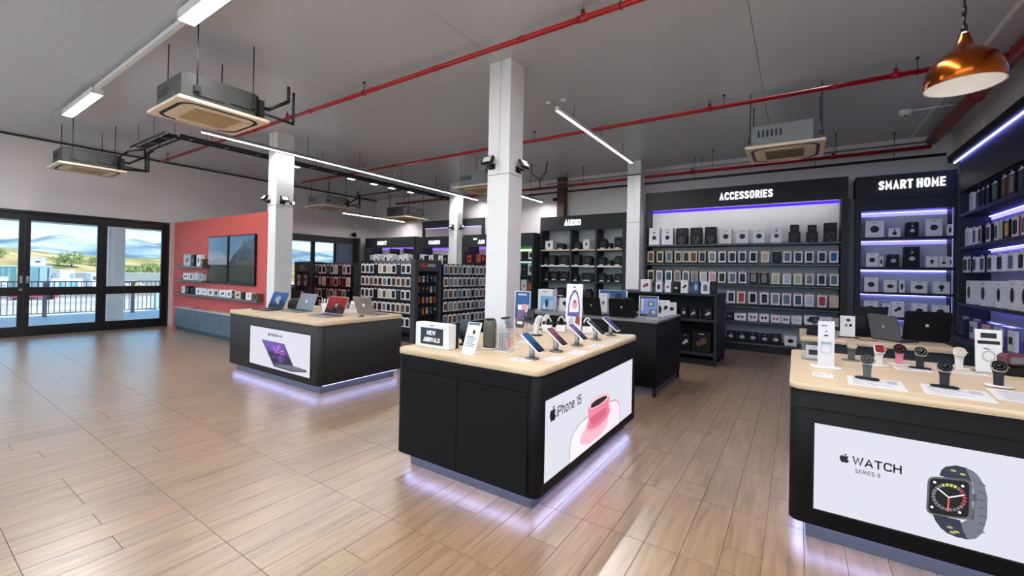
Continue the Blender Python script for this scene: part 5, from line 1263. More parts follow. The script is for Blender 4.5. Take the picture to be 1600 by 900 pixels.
arch = [(-.36,.30),(-.36,.52),(-.28,.72),(-.10,.85),(.05,.88),(.20,.82),(.32,.68),(.38,.50),(.38,.30)]
arch_in = [(-.28,.30),(-.28,.52),(-.20,.68),(-.06,.79),(.05,.82),(.16,.77),(.25,.65),(.30,.50),(.30,.30)]
poster('tall white poster with an arch and a pink figure on the phone counter', (-2.07, 4.36, CZ), 0.1, 0.19, 0.52, tone('white'),
       [(arch, tone('purple')), (arch_in, pm('poster_pale', '#d8d4de', 0.1)), (ell(.16, .10, 14, .05, .56), tone('pink')), (ell(.07, .04, 12, .05, .62), tone('red')), ([(-.36,.30),(.38,.30),(.38,.40),(-.36,.38)], tone('purple')),
        ([(-.30,.05),(.02,.05),(.02,.2),(-.04,.27),(-.16,.29),(-.28,.22)], tone('silver')), ([(.12,.16),(.40,.12),(.40,.30),(.16,.30)], tone('red')), (ell(.06, .02, 8, .0, .93), tone('dark grey'))])
poster('tall blue and pink poster in front of the central column', (-2.65, 4.20, CZ), 0.25, 0.19, 0.42, tone('blue'),
       [([(-.46,.02),(.46,.02),(.46,.30),(.1,.38),(-.46,.22)], tone('pink')), ([(-.3,.62),(.4,.62),(.36,.45),(0,.35),(-.25,.42)], tone('white')), (ell(.22, .12, 12, -.15, .32), tone('red')), (ell(.16, .1, 12, .22, .24), tone('navy')), ([(-.3,.88),(.25,.88),(.25,.93),(-.3,.93)], tone('silver')), (ell(.2, .1, 12, .15, .55), tone('pink'))])
def phone_stand(label, loc, rz, scr, back='silver'):
    o = thing('phone_stand', label, 'phone stand', loc, rz)
    G().prism(rr(0.11, 0.10, 0.045, 5), 0, 0.009, 'z', 0, True, None, 0.002).build('base', M_plg, o)
    G().prism(rr(0.046, 0.040, 0.018, 4, 0, 0.0), 0.009, 0.105, 'z', 0, True).build('post', mat('stand_silver', '#a3a5a9', 0.35, metal=0.5), o)
    X = Matrix.Rotation(-0.90, 4, 'X'); X.translation = (0, -0.005, 0.118)
    G().prism(rr(0.105, 0.205, 0.016, 4), -0.006, 0.006, 'y', 0, False, X, 0.002).build('phone', M_plw, o)
    G().prism(rr(0.096, 0.194, 0.012, 4), -0.0075, -0.0061, 'y', 0, False, X).build('display', scr, o)
    G().prism(rr(0.03, 0.006, 0.0028, 2, 0, 0.088), -0.0082, -0.0076, 'y', 0, False, X).build('notch', M_plb, o)
    return o
SCR = [('blue', '#0f1c30', '#2f74b5'), ('rose', '#2a1a26', '#a06078'), ('violet', '#211a38', '#8a72c2'), ('graphite', '#15161b', '#4a4c5a'), ('indigo', '#1e1c3c', '#6560b8')]
for i, ((nm, a, b), (x, y)) in enumerate(zip(SCR, ((-1.62, 2.72), (-1.62, 3.10), (-1.61, 3.48), (-1.61, 3.90), (-1.60, 4.28)))):
    phone_stand('silver stand with a %s-screened phone, %s along the edge over the pink advert' % (nm, ORD[i]), (x, y, CZ), math.pi/2, screen(nm+'_screen', a, b, 0.9))
def card(label, loc, rz, w, d, name='price_card', m=None):
    o = thing(name, label, 'card', loc, rz)
    G().cbox(-w/2, w/2, -d/2, d/2, 0, 0.003, 0.0008).build('card', m or M_plw, o)
    g = G()
    for k in range(5): g.box(-w*0.40, w*(0.02+0.12*((k*2) % 4)), -d*0.36+k*d*0.16, -d*0.30+k*d*0.16, 0.0031, 0.0036)
    g.box(w*0.22, w*0.40, d*0.05, d*0.35, 0.0031, 0.0036)
    g.build('print', mat('print_pale', '#b4b6bc', 0.5), o)['kind'] = 'stuff'
    return o
for i, (x, y) in enumerate(((-1.52, 2.80), (-1.49, 3.14), (-1.49, 3.53), (-1.49, 3.95), (-1.49, 4.36))):
    card('white price card beside the %s phone along the edge over the pink advert' % ORD[i], (x+0.03, y+0.03, CZ), math.pi/2, 0.20, 0.11)
card('white price card under the nearest phone stand of the phone counter', (-1.66, 2.63, CZ), math.pi/2, 0.10, 0.16)
# stands on the far side of the counter
def hook_stand(label, loc, rz, m=M_plw, h=0.17):
    o = thing('headset_stand', label, 'stand', loc, rz)
    G().prism(rr(0.11, 0.10, 0.04, 5), 0, 0.008, 'z', 0, True).build('base', M_plb if m is M_plw else m, o)
    P = [(-0.03,0.008),(0.012,0.008),(0.022,h*0.55),(0.055,h*0.92),(0.058,h),(0.02,h*1.02),(-0.01,h*0.85),(-0.026,h*0.5)]
    G().prism(P, -0.028, 0.028, 'y', 0, False, None, 0.006).build('neck', m, o)
    G().prism([(0.005,h*0.60),(0.025,h*0.62),(0.05,h*0.9),(0.02,h*0.93)], -0.0285, -0.0281, 'y').build('recess', tone('silver'), o)
    return o
hook_stand('white curved headset stand on a black foot on the phone counter', (-2.20, 3.78, CZ), 0.1, M_plw, 0.20)
hook_stand('thin white curved stand second behind the headset stand', (-2.36, 4.22, CZ), 0.2, M_plw, 0.17)
def phone_dock(label, loc, rz, front, scr, h=0.18):
    o = thing('phone_dock', label, 'phone stand', loc, rz)
    G().cbox(-0.04, 0.04, -0.04, 0.04, 0, 0.10, 0.004).build('plinth', M_acryl, o)
    G().cbox(-0.028, 0.028, -0.02, 0.02, 0.1005, 0.15, 0.004).build('cradle', front, o)
    X = Matrix.Rotation(-0.25, 4, 'X'); X.translation = (0, -0.02, 0.085)
    G().prism(rr(0.085, h, 0.014, 4, 0, h/2), -0.008, 0.002, 'y', 0, False, X, 0.002).build('phone', M_plb, o)
    G().prism(rr(0.076, h*0.94, 0.010, 4, 0, h/2), -0.0095, -0.0081, 'y', 0, False, X).build('display', scr, o)
    return o
phone_dock('clear plinth with a dark phone showing a lilac ring on the phone counter', (-2.30, 3.62, CZ), 0.3, M_plw, screen('lilac_ring', '#1c1524', '#86659a', 0.7))
phone_dock('clear plinth with a black phone left of the white headset stand', (-2.42, 4.02, CZ), 0.2, M_plb, screen('black_screen', '#08080a', '#26272c', 0.5), 0.16)
def earbud_dock(label, loc, rz, m=M_plw):
    o = thing('earbud_dock', label, 'stand', loc, rz)
    G().cbox(-0.05, 0.05, -0.04, 0.04, 0, 0.075, 0.008).build('plinth', m, o)
    g = G()
    for a in range(12):
        t0, t1 = math.pi*a/12, math.pi*(a+1)/12
        g.cyl((0.04*math.cos(t0), 0, 0.09+0.075*math.sin(t0)), (0.04*math.cos(t1), 0, 0.09+0.075*math.sin(t1)), 0.008, 6)
    g.cyl((0.04, 0, 0.0751), (0.04, 0, 0.09), 0.008, 6).cyl((-0.04, 0, 0.0751), (-0.04, 0, 0.09), 0.008, 6)
    g.build('band', m, o)
    G().ball((0.04, 0, 0.10), 0.02, 8).build('ear_cup', tone('dark grey'), o); G().ball((-0.04, 0, 0.10), 0.02, 8).build('ear_cup', tone('dark grey'), o)
    return o
earbud_dock('white headphone dock left of the tall arch poster', (-2.23, 4.06, CZ), 0.4)
earbud_dock('white headphone dock right behind the other white dock by the arch poster', (-2.12, 4.17, CZ), 0.2)
earbud_dock('small white dock behind the fourth edge phone', (-1.85, 4.25, CZ), 0.6)
acrylic_tower('low clear acrylic block in the middle of the phone counter', (-2.05, 3.30, CZ), 0.2, 0.12, 0.10, False)
acrylic_tower('low clear acrylic block under the blue and pink poster', (-2.55, 3.70, CZ), 0.2, 0.14, 0.12, False)
card('white leaflet lying in the middle of the phone counter', (-2.05, 3.05, CZ), 0.2, 0.16, 0.11)

# black counter behind the phones
GZ = 1.0005
laptop('black laptop seen from behind, left on the black counter', (-2.47, 6.05, GZ), math.pi-0.3, M_plb, screen('black_screen', '#08080a', '#26272c', 0.5), 0.34, 0.26, 0.26, 0.2, tone('silver'), seen='back')
laptop('black laptop with a pale round emblem, centre of the black counter', (-2.08, 6.06, GZ), math.pi+0.15, M_plb, screen('black_screen', '#08080a', '#26272c', 0.5), 0.36, 0.26, 0.26, 0.25, tone('silver'), seen='back')
laptop('dark laptop turned sideways beside the blue standing board', (-1.98, 6.52, GZ), math.pi*0.72, M_plb, screen('night_wallpaper', '#141821', '#4c586c', 0.6), 0.34, 0.26, 0.25, 0.25)
poster('blue standing board with a drawn vehicle on the black counter', (-1.76, 6.20, GZ), 0.25, 0.27, 0.31, tone('navy'), [([(-.42,.15),(.42,.15),(.42,.9),(-.42,.9)], pm('board_blue', '#5b6db5', 0.15)), (ell(.17, .14, 12, .12, .62), tone('teal')), (ell(.1, .09, 10, .12, .62), tone('green')), ([(-.1,.05),(.4,.05),(.4,.35),(.1,.4)], tone('slate')), (ell(.09, .08, 10, .25, .25), tone('silver')), ([(-.4,.3),(-.25,.3),(-.25,.85),(-.4,.85)], tone('silver'))], 0.25)
o = card('small white card in front of the blue standing board', (-1.66, 6.05, GZ), 0.3, 0.16, 0.10)
for i, (x, y, w_, h_) in enumerate(((-1.68, 6.45, 0.13, 0.22), (-1.66, 6.68, 0.15, 0.23), (-1.62, 6.93, 0.15, 0.19))):
    place_carton('white earphone carton, %s behind the blue standing board on the black counter' % ORD[i], (x, y, GZ), 0.35, w_, 0.10, h_, 'white', ('tall', 'cluster', 'oval')[i], 'dark grey', group='white cartons on the black counter', name='earphone_box')
poster('wide blue banner board at the back of the black counter', (-2.58, 6.96, GZ), 0.0, 0.50, 0.34, tone('blue'), [(ell(.14, .22, 12, .2, .65), tone('navy')), (ell(.10, .15, 10, -.2, .7), tone('silver')), ([(-.44,.05),(.44,.05),(.44,.35),(-.44,.35)], tone('navy')), (ell(.08, .12, 10, .0, .6), tone('slate'))], 0.05)
poster('light blue picture board on the left end of the black counter', (-3.24, 5.88, GZ), 0.1, 0.26, 0.25, pm('sky_board', '#6f9fc0', 0.1), [(ell(.10, .26, 12, -.05, .55), tone('navy')), ([(-.3,.2),(-.1,.2),(-.2,.6)], tone('white')), ([(.05,.1),(.4,.1),(.38,.7),(.2,.75)], tone('silver')), ([(-.45,.03),(.45,.03),(.45,.15),(-.45,.15)], tone('slate'))], 0.05)
place_carton('white printer carton behind the light blue picture board', (-3.44, 6.25, GZ), 0.1, 0.26, 0.2, 0.34, 'white', 'camera', 'black', name='printer_box')
poster('small white board beside the light blue picture board', (-3.06, 6.12, GZ), 0.3, 0.18, 0.22, tone('white'), [(ell(.2, .16, 10, 0, .6), tone('dark grey')), (ell(.1, .1, 8, .15, .35), tone('brown'))], 0.1)
place_carton('white cone shaped speaker carton behind the left black laptop', (-2.56, 6.55, GZ), 0.0, 0.13, 0.12, 0.30, 'white', 'camera', 'slate', name='speaker_carton')

# watch counter things
WZ = WZT+0.0005
def watch_stand(label, loc, rz, band, face, bezel, foot, dial, sq=False, s=1.0):
    o = thing('watch_stand', label, 'watch', loc, rz)
    o.scale = (0.82*s, 0.82*s, 0.82*s)
    G().prism(rr(0.150, 0.078, 0.036, 6), 0, 0.012, 'z', 0, True, None, 0.003).build('foot', foot, o)
    G().prism([(-0.024,0.0121),(0.024,0.0121),(0.026,0.085),(0.036,0.135),(-0.036,0.135),(-0.026,0.085)], -0.016, 0.016, 'y', 0, False, None, 0.004).build('band', band, o)
    X = Matrix.Rotation(-0.62, 4, 'X'); X.translation = (0, -0.012, 0.150)
    if sq:
        G().prism(rr(0.078, 0.088, 0.022, 5), -0.014, 0.012, 'y', 0, True, X, 0.004).build('watch_case', bezel, o)
        fc = G().prism(rr(0.066, 0.076, 0.018, 5), -0.0155, -0.0141, 'y', 0, False, X).build('watch_face', face, o)
    else:
        G().prism(rr(0.084, 0.090, 0.037, 6), -0.014, 0.012, 'y', 0, True, X, 0.004).build('watch_case', bezel, o)
        fc = G().prism(rr(0.076, 0.082, 0.034, 6), -0.0155, -0.0141, 'y', 0, False, X).build('watch_face', face, o)
    G().cyl(X @ Vector((0.042, 0, 0.0)), X @ Vector((0.052, 0, 0.0)), 0.006, 8).build('crown', bezel, o)
    g = G()
    for k in range(12):
        a = 2*math.pi*k/12; r0_, r1_ = 0.024, 0.030
        g.prism([(r0_*math.cos(a-.06), r0_*math.sin(a-.06)), (r1_*math.cos(a-.06), r1_*math.sin(a-.06)), (r1_*math.cos(a+.06), r1_*math.sin(a+.06)), (r0_*math.cos(a+.06), r0_*math.sin(a+.06))], -0.0162, -0.0156, 'y', 0, False, X)
    g.prism([(-.0015,0),(.0015,0),(.008,.018),(.006,.019)], -0.0164, -0.0157, 'y', 0, False, X).prism([(0,-.0015),(0,.0015),(-.014,.008),(-.015,.006)], -0.0166, -0.0158, 'y', 0, False, X)
    g.build('dial_marks', dial, o)
    return o
bk = mat('glossy_black_face', '#08090b', 0.3, spec=0.12); chrome = mat('chrome_bezel', '#b9b4ae', 0.18, metal=0.9)
olive = mat('olive_band', '#4c5450', 0.5); wband = mat('white_band', '#dedad6', 0.4); pinkb = mat('pink_band', '#d9778f', 0.5); bband = mat('black_band', '#17171a', 0.5)
dm = lamp('dial_glow', (0.55, 0.60, 0.65), 0.5); dred = lamp('dial_red', (0.75, 0.12, 0.12), 0.7); dbr = mat('dial_brown', '#6b5a4a', 0.4)
watch_stand('olive band watch with a tan dial, leftmost of the back row on the watch counter', (0.37, 4.28, WZ), 0.1, olive, mat('tan_face', '#a79684', 0.3), chrome, M_plg, dbr)
watch_stand('white band watch with a square red face on the watch counter', (0.52, 4.16, WZ), 0.1, wband, mat('red_face', '#7c1f26', 0.15), wband, M_plw, dred, True)
watch_stand('black watch on a pink band with a red dial on the watch counter', (0.655, 4.30, WZ), -0.05, pinkb, bk, bband, M_plw, dred)
watch_stand('black watch with pale dial marks, in the back row right of the pink band', (0.755, 4.22, WZ), 0.05, bband, bk, chrome, M_plb, lamp('dial_white', (0.9, 0.9, 0.9), 0.8))
watch_stand('olive band watch with a black face at the front left of the watch counter', (0.385, 3.53, WZ), -0.15, olive, bk, chrome, M_plb, dm)
watch_stand('white chunky watch with a beige dial in the back row near the tall sign', (1.0, 4.42, WZ), 0.0, wband, mat('beige_face', '#c9bba8', 0.3), wband, M_plw, dbr)
watch_stand('black watch in the middle of the front row on the watch counter', (0.745, 3.56, WZ), -0.1, bband, bk, chrome, M_plb, dm)
watch_stand('black watch with steel bezel on a white foot, front right of the watch counter', (1.03, 3.80, WZ), -0.1, bband, bk, chrome, M_plw, dm)
o = thing('vr_viewer', 'dark red and grey strapped viewer at the right end of the watch counter', 'headset', (1.27, 4.36, WZ), 0.3)
G().cbox(-0.08, 0.08, -0.04, 0.04, 0.0, 0.07, 0.01).build('stand', M_plb, o)
G().cbox(-0.09, 0.09, -0.05, 0.05, 0.0705, 0.15, 0.02).build('visor', mat('dark_red_plastic', '#5a2430', 0.4), o)
G().cbox(-0.07, 0.07, -0.056, -0.0505, 0.085, 0.135, 0.006).build('front_plate', M_plg, o)
o = thing('hologram_sign', 'tall clear display board with a white watch picture on the watch counter', 'sign', (0.185, 3.80, WZ), 0.05)
G().prism(rr(0.18, 0.10, 0.02, 4), 0, 0.014, 'z', 0, True).build('foot', M_plw, o)
G().cbox(-0.048, 0.048, -0.006, 0.006, 0.0141, 0.335, 0.002).build('board', mat('pale_board', '#dad6d8', 0.25), o)
G().box(-0.03, 0.005, -0.0072, -0.0062, 0.30, 0.305).box(-0.012, 0.012, -0.0072, -0.0062, 0.228, 0.238).box(-0.006, 0.006, -0.0072, -0.0062, 0.26, 0.266).build('print', tone('dark grey'), o)
g = G(); P = rr(0.064, 0.074, 0.016, 4, 0, 0.14); Q = rr(0.052, 0.062, 0.012, 4, 0, 0.14); n = len(P)
g.add([(p[0], -0.0075, p[1]) for p in P]+[(p[0], -0.0075, p[1]) for p in Q], [(i, (i+1) % n, n+(i+1) % n, n+i) for i in range(n)])
g.build('watch_outline', tone('silver'), o)
G().cbox(-0.032, 0.032, -0.012, -0.0062, 0.178, 0.188, 0.001).build('clip', M_alu, o)
poster('tall white board with sketched headset in the back row of the watch counter', (1.135, 4.36, WZ), 0.1, 0.135, 0.30, tone('white'), [([(-.3,.80),(.3,.80),(.3,.92),(-.3,.92)], tone('dark grey')), ([(-.42,.66),(.42,.66),(.42,.74),(-.42,.74)], tone('dark grey')), (ell(.28, .14, 14, .0, .38), tone('silver')), (ell(.2, .1, 12, .0, .38), tone('white')), ([(-.2,.55),(.05,.53),(.05,.55),(-.2,.57)], tone('black'))], 0.06, 'poster_stand')
for i, (x, y, w_, d_, r_) in enumerate(((0.415, 3.44, 0.27, 0.30, -0.05), (0.77, 3.45, 0.28, 0.30, -0.1), (1.09, 3.55, 0.30, 0.32, -0.1))):
    card('white printed sheet under the %s front watch from the left' % ORD[i], (x, y, WZ-0.0004), r_, w_, d_, 'info_sheet')
for nm in ('olive band watch with a black face at the front left of the watch counter', 'black watch in the middle of the front row on the watch counter', 'black watch with steel bezel on a white foot, front right of the watch counter'):
    for q in [o_ for o_ in bpy.data.objects if o_.get('label') == nm]: q.location.z += 0.0035
card('small white card in front of the clear display board on the watch counter', (0.155, 3.50, WZ), 0.0, 0.11, 0.16, 'info_card')
card('white leaflet beside the pink band watch', (0.70, 4.14, WZ), 0.1, 0.20, 0.12, 'info_card')
card('white leaflet in front of the white chunky watch', (0.99, 4.24, WZ), 0.0, 0.22, 0.12, 'info_card')
clear_stand('clear acrylic card holder at the back left of the watch counter', (0.14, 4.12, WZ), 0.05, 0.19, 0.13, 'silver')
# oak table things
TZ = 0.9505
o = thing('action_camera', 'black camera on a wedge stand at the left of the oak table', 'camera', (0.18, 6.08, TZ), 0.1)
G().prism([(-.07,0),(.07,0),(.05,.11),(-.05,.11)], -0.05, 0.05, 'y', 0, False, None, 0.004).build('wedge', M_plb, o)
G().cyl((0, 0, 0.1101), (0, 0, 0.145), 0.018, 10).build('neck', M_plg, o)
G().cbox(-0.045, 0.045, -0.03, 0.03, 0.1455, 0.21, 0.008).build('camera_body', M_plb, o)
G().cyl((0.012, -0.03, 0.178), (0.012, -0.045, 0.178), 0.022, 14).build('lens', mat('lens_glass', '#33414c', 0.1), o)
poster('white spec board on a black foot on the oak table', (0.495, 6.17, TZ), 0.05, 0.135, 0.235, tone('white'), [(ell(.14, .08, 10, .05, .8), tone('dark grey')), (ell(.1, .07, 10, -.1, .55), tone('grey')), (ell(.1, .07, 10, .2, .55), tone('black'))], 0.04)
tag(G().cbox(0.405, 0.59, 6.06, 6.09, TZ, TZ+0.012, 0.003).build('card_bar', M_plb), 'short black bar lying in front of the white spec board', 'bar')
o = thing('phone_display_stand', 'black phone upright on a round black foot on the oak table', 'phone stand', (0.63, 6.40, TZ), 0.3)
G().lathe([(0.12, 0), (0.12, 0.01), (0.05, 0.016)], 20).build('base', M_plb, o)
G().cbox(-0.05, 0.05, -0.03, 0.03, 0.0161, 0.09, 0.006).build('cradle', M_plb, o)
X = Matrix.Rotation(-0.12, 4, 'X'); X.translation = (0, -0.02, 0.0)
G().prism(rr(0.10, 0.16, 0.014, 4, 0, 0.165), -0.008, 0.004, 'y', 0, False, X, 0.002).build('phone', M_plb, o)
G().prism(rr(0.09, 0.148, 0.010, 4, 0, 0.165), -0.0095, -0.0081, 'y', 0, False, X).build('display', screen('black_screen', '#08080a', '#26272c', 0.5), o)
laptop('grey laptop seen from behind in the middle of the oak table', (0.90, 6.17, TZ), math.pi-0.85, M_alud, screen('night_wallpaper', '#141821', '#4c586c', 0.6), 0.32, 0.24, 0.27, 0.22, tone('silver'), mat('grey_lid', '#6d7076', 0.35, metal=0.6), seen='back')
laptop('black folded screen behind the grey laptop on the oak table', (0.74, 6.66, TZ), math.pi+0.1, M_plb, screen('black_screen', '#08080a', '#26272c', 0.5), 0.30, 0.20, 0.32, -0.05, None, seen='back')
laptop('wide black laptop with a round emblem at the right end of the oak table', (1.15, 6.42, TZ), math.pi+0.12, M_plb, screen('black_screen', '#08080a', '#26272c', 0.5), 0.38, 0.28, 0.32, 0.22, tone('silver'), seen='back')
card('white leaflet behind the spec board on the oak table', (0.36, 6.55, TZ), 0.2, 0.2, 0.12, 'info_card')
card('dark leaflet in front of the black upright phone on the oak table', (0.66, 5.98, TZ), 0.1, 0.16, 0.05, 'info_card', M_plb)

# ================================================================ RED WALL FURNITURE
def tv():
    o = thing('television', 'large wall television showing a mountain lake on the red wall', 'television', (-10.57, 4.49, 1.215))
    w, h = 2.24, 1.10
    G().cbox(-w/2, w/2, -0.05, -0.005, 0, h, 0.004).build('housing', M_plb, o)
    s = G().box(-w/2+.02, w/2-.02, -0.0515, -0.0501, 0.03, h-0.02).build('screen', screen('tv_sky', '#d5dbe2', '#5b82a4', 0.85, scale=0.6), o)
    def fl(n, pts, m, k): return G().prism(pts, -0.0520-0.0003*k, -0.0516-0.0003*k, 'y').build(n, m, s)
    fl('water_picture', [(-w/2+.02,.03),(w/2-.02,.03),(w/2-.02,.44),(-w/2+.02,.44)], screen('tv_water', '#030506', '#121c24', 0.35, scale=3), 0)
    fl('far_ridge_picture', [(-1.1,.44),(-1.1,.56),(-.9,.53),(-.6,.60),(-.2,.57),(.2,.62),(.5,.70),(1.1,.6),(1.1,.44)], lamp('tv_far_ridge', (0.33, 0.38, 0.46), 0.7), 1)
    fl('ridge_picture', [(-.05,.44),(.10,.60),(.25,.70),(.40,.78),(.50,.84),(.58,.90),(.66,.98),(.76,.93),(.84,1.0),(.95,.95),(1.1,1.02),(1.1,.44)], screen('tv_ridge', '#232a35', '#667890', 0.45, scale=4), 2)
    fl('meadow_picture', [(.1,.44),(.4,.50),(.8,.54),(1.1,.52),(1.1,.44)], lamp('tv_meadow', (0.16, 0.16, 0.15), 0.6), 3)
    fl('panel_bar', [(-.12,.03),(.0,.03),(.0,1.08),(-.12,1.08)], lamp('tv_dark', (0.03, 0.035, 0.045), 0.6), 4)
    G().box(-0.06, 0.06, -0.052, -0.0505, 0.008, 0.02).build('badge', M_alu, o)
    return o
tv()
def wall_shelf(label, x0, x1, z):
    o = thing('wall_shelf', label, 'shelf', (x0, 4.49, z))
    G().cbox(0, x1-x0, -0.14, 0, -0.045, 0, 0.004).build('board', mat('shelf_grey', '#55565c', 0.4), o)
    G().box(0.02, x1-x0-0.02, -0.1405, -0.1401, -0.038, -0.026).build('price_rail', M_plg, o)
    return o
wall_shelf('upper short grey shelf on the red wall left of the television', -13.42, -11.75, 1.61)
wall_shelf('middle short grey shelf on the red wall left of the television', -13.42, -11.75, 1.265)
wall_shelf('long grey shelf on the red wall under the television', -13.5, -9.15, 0.925)
for words, z, L in (('upper shelf of the red wall', 1.611, [(-12.80,.40,.29,'silver','cluster','slate'),(-12.45,.17,.28,'black','tall','grey'),(-12.12,.22,.28,'white','tall','grey'),(-11.92,.12,.17,'brown','disc','silver')]),
                    ('middle shelf of the red wall', 1.266, [(-12.86,.30,.17,'white','pods','black'),(-12.53,.20,.17,'white','speaker','brown'),(-12.22,.24,.19,'silver','camera','white'),(-11.97,.14,.16,'silver','tall','slate')]),
                    ('long shelf under the television', 0.926, [(-13.0,.18,.17,'white','tall','silver'),(-12.75,.22,.18,'black','disc','grey'),(-12.42,.30,.15,'black','oval','dark grey'),(-12.08,.32,.16,'white','disc','dark grey'),(-11.74,.24,.15,'white','pods','grey'),(-11.42,.28,.16,'white','speaker','slate'),(-11.12,.24,.15,'silver','speaker','dark grey'),(-10.80,.32,.16,'white','cluster','black'),(-10.48,.24,.17,'white','tall','grey'),(-10.29,.10,.16,'black','tall','grey'),(-10.08,.26,.16,'beige','cluster','black'),(-9.83,.15,.15,'black','oval','dark grey'),(-9.60,.22,.15,'white','camera','slate'),(-9.32,.24,.14,'brown','disc','black')])):
    for i, (x, w_, h_, b, p, c) in enumerate(L):
        place_carton('%s carton, %s from the left on the %s' % (b, ORD[i], words), (x*0.993, 4.425, z), 0, w_, 0.10, h_, b, p, c, group='cartons on the red wall shelves', name='gadget_box')
cb = thing('low_cabinet', 'low slate blue cabinet along the foot of the red wall', 'cabinet', (-13.14, 4.28, 0))
slate = mat('slate_blue_laminate', '#52626f', 0.45, var=0.04)
G().box(0, 3.9, 0.012, 0.208, 0.09, 0.555).build('body', slate, cb)
G().cbox(-0.005, 3.905, -0.01, 0.209, 0.5555, 0.58, 0.003).build('worktop', mat('pale_worktop', '#c2bcb6', 0.4), cb)
G().box(0.02, 3.88, 0.04, 0.208, 0, 0.0895).build('plinth', mat('dark_plinth', '#3b444c', 0.5), cb)
for k in range(6): G().cbox(0.004+k*0.65, 0.646+k*0.65, 0.0, 0.0118, 0.095, 0.55, 0.003).build('door', slate, cb)
for i, (x, w_, h_) in enumerate(((-10.1, .16, .10), (-9.92, .12, .11), (-9.76, .13, .12), (-9.5, .30, .11))):
    o = thing('game_controller', 'black gadget, %s from the left on the low slate cabinet' % ORD[i], 'gadget', (x, 4.40, 0.5805), 0, 'black gadgets on the slate cabinet')
    G().prism(rr(w_, h_, h_*0.4, 4, 0, h_/2), -0.05, 0.05, 'y', 0, True, None, 0.01).build('body', M_plb, o)
    G().prism(ell(h_*0.25, h_*0.25, 10, 0, h_/2), -0.0525, -0.0505, 'y').build('dial', M_plg, o)
for i, x in enumerate((-12.6, -12.2, -11.6)):
    card(('dark red tray on the low slate cabinet, %s from the doors' % ORD[i]) if i else 'white sheet on the low slate cabinet nearest the doors', (x, 4.39, 0.5805), 0, 0.34, 0.12, 'tray', tone('red') if i else None)

# ================================================================ OUTSIDE
bal = struct('balcony_floor', G().box(-19.45, XL-0.22, -9, 12, -0.25, -0.02), M_pave)
struct('balcony_roof', G().box(-19.6, XL-0.22, -9, 12, 3.02, 3.30).box(-19.62, -19.42, -9, 12, 2.86, 3.30), M_concrete)
struct('balcony_column', G().cbox(-17.05, -16.70, 3.82, 4.19, -0.02, 3.02, 0.01), mat('pale_concrete', '#efedea', 0.8))
rl = thing('balcony_railing', 'dark steel balcony railing beyond the glass doors', 'railing', (-18.95, 0, -0.02))
railm = mat('railing_steel', '#8b8792', 0.5)
G().box(-0.03, 0.03, -4, 10, 1.05, 1.09).build('top_rail', railm, rl)
G().box(-0.015, 0.015, -4, 10, 0.09, 0.115).build('bottom_rail', railm, rl)
bm_ = G().box(-0.009, 0.009, -0.009, 0.009, 0.115, 1.05).mesh('baluster', [railm])
for k in range(95): link('baluster', bm_, rl, (0, -1.0+k*0.1178, 0))
pm_ = G().box(-0.045, 0.045, -0.045, 0.045, 0.0, 1.05).mesh('post', [railm])
for yy in (0.85, 2.92, 4.98, 7.05): link('post', pm_, rl, (0, yy, 0))
def terrain(name, m, x0, x1, y0, y1, nx, ny, fn):
    g = G()
    for i in range(nx+1):
        for j in range(ny+1):
            x = x0+(x1-x0)*i/nx; y = y0+(y1-y0)*j/ny; g.v.append((x, y, fn(x, y)))
    for i in range(nx):
        for j in range(ny):
            a = i*(ny+1)+j; g.f.append((a, a+ny+1, a+ny+2, a+1)); g.m.append(0); g.s.append(True)
    o = g.build(name, m); o['kind'] = 'structure'; return o
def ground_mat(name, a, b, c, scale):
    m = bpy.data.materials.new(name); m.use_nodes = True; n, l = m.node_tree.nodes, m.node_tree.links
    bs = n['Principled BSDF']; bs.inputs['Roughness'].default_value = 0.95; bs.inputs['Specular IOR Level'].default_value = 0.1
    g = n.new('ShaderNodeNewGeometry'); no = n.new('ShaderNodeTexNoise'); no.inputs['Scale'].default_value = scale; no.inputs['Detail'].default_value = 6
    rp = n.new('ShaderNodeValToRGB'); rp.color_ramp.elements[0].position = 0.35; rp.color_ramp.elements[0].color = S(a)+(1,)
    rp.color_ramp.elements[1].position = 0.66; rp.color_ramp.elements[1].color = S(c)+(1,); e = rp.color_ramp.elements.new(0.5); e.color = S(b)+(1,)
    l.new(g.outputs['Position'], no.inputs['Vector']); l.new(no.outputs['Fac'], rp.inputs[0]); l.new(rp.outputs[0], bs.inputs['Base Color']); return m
from mathutils import noise as mn
GND = -3.2
struct('ground', G().box(-150, -19.7, -120, 220, GND-0.5, GND), ground_mat('pale_yard', '#b9ad98', '#cabfa9', '#d4cab6', 0.15))
def near_hill(x, y):
    t = min(1, max(0, (-x-132)/95)); s = t*t*(3-2*t)
    return GND-0.4+s*(7.0+3.2*mn.noise((x*0.012, y*0.014, 0.3))+6.0*math.exp(-((y-5)/22)**2)+1.0*mn.noise((x*0.06, y*0.06, 2)))
terrain('hill_near', ground_mat('dry_grass', '#6f7a45', '#b59f66', '#d0bb88', 0.09), -132, -300, -150, 330, 30, 60, near_hill)
def far_hill(x, y):
    t = min(1, max(0, (-x-330)/420)); s = t*t*(3-2*t)
    return -6+s*(34+17*mn.noise((x*0.0035, y*0.0042, 1.7))+16*mn.noise((x*0.011, y*0.012, 5))+8*mn.noise((x*0.04, y*0.04, 5)))
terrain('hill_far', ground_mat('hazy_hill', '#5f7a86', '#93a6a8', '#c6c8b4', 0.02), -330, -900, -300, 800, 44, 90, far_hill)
terrain('hill_plain', ground_mat('hazy_plain', '#a8a37c', '#b9ae84', '#c6bd98', 0.02), -250, -340, -250, 600, 3, 10, lambda x, y: -3.0)
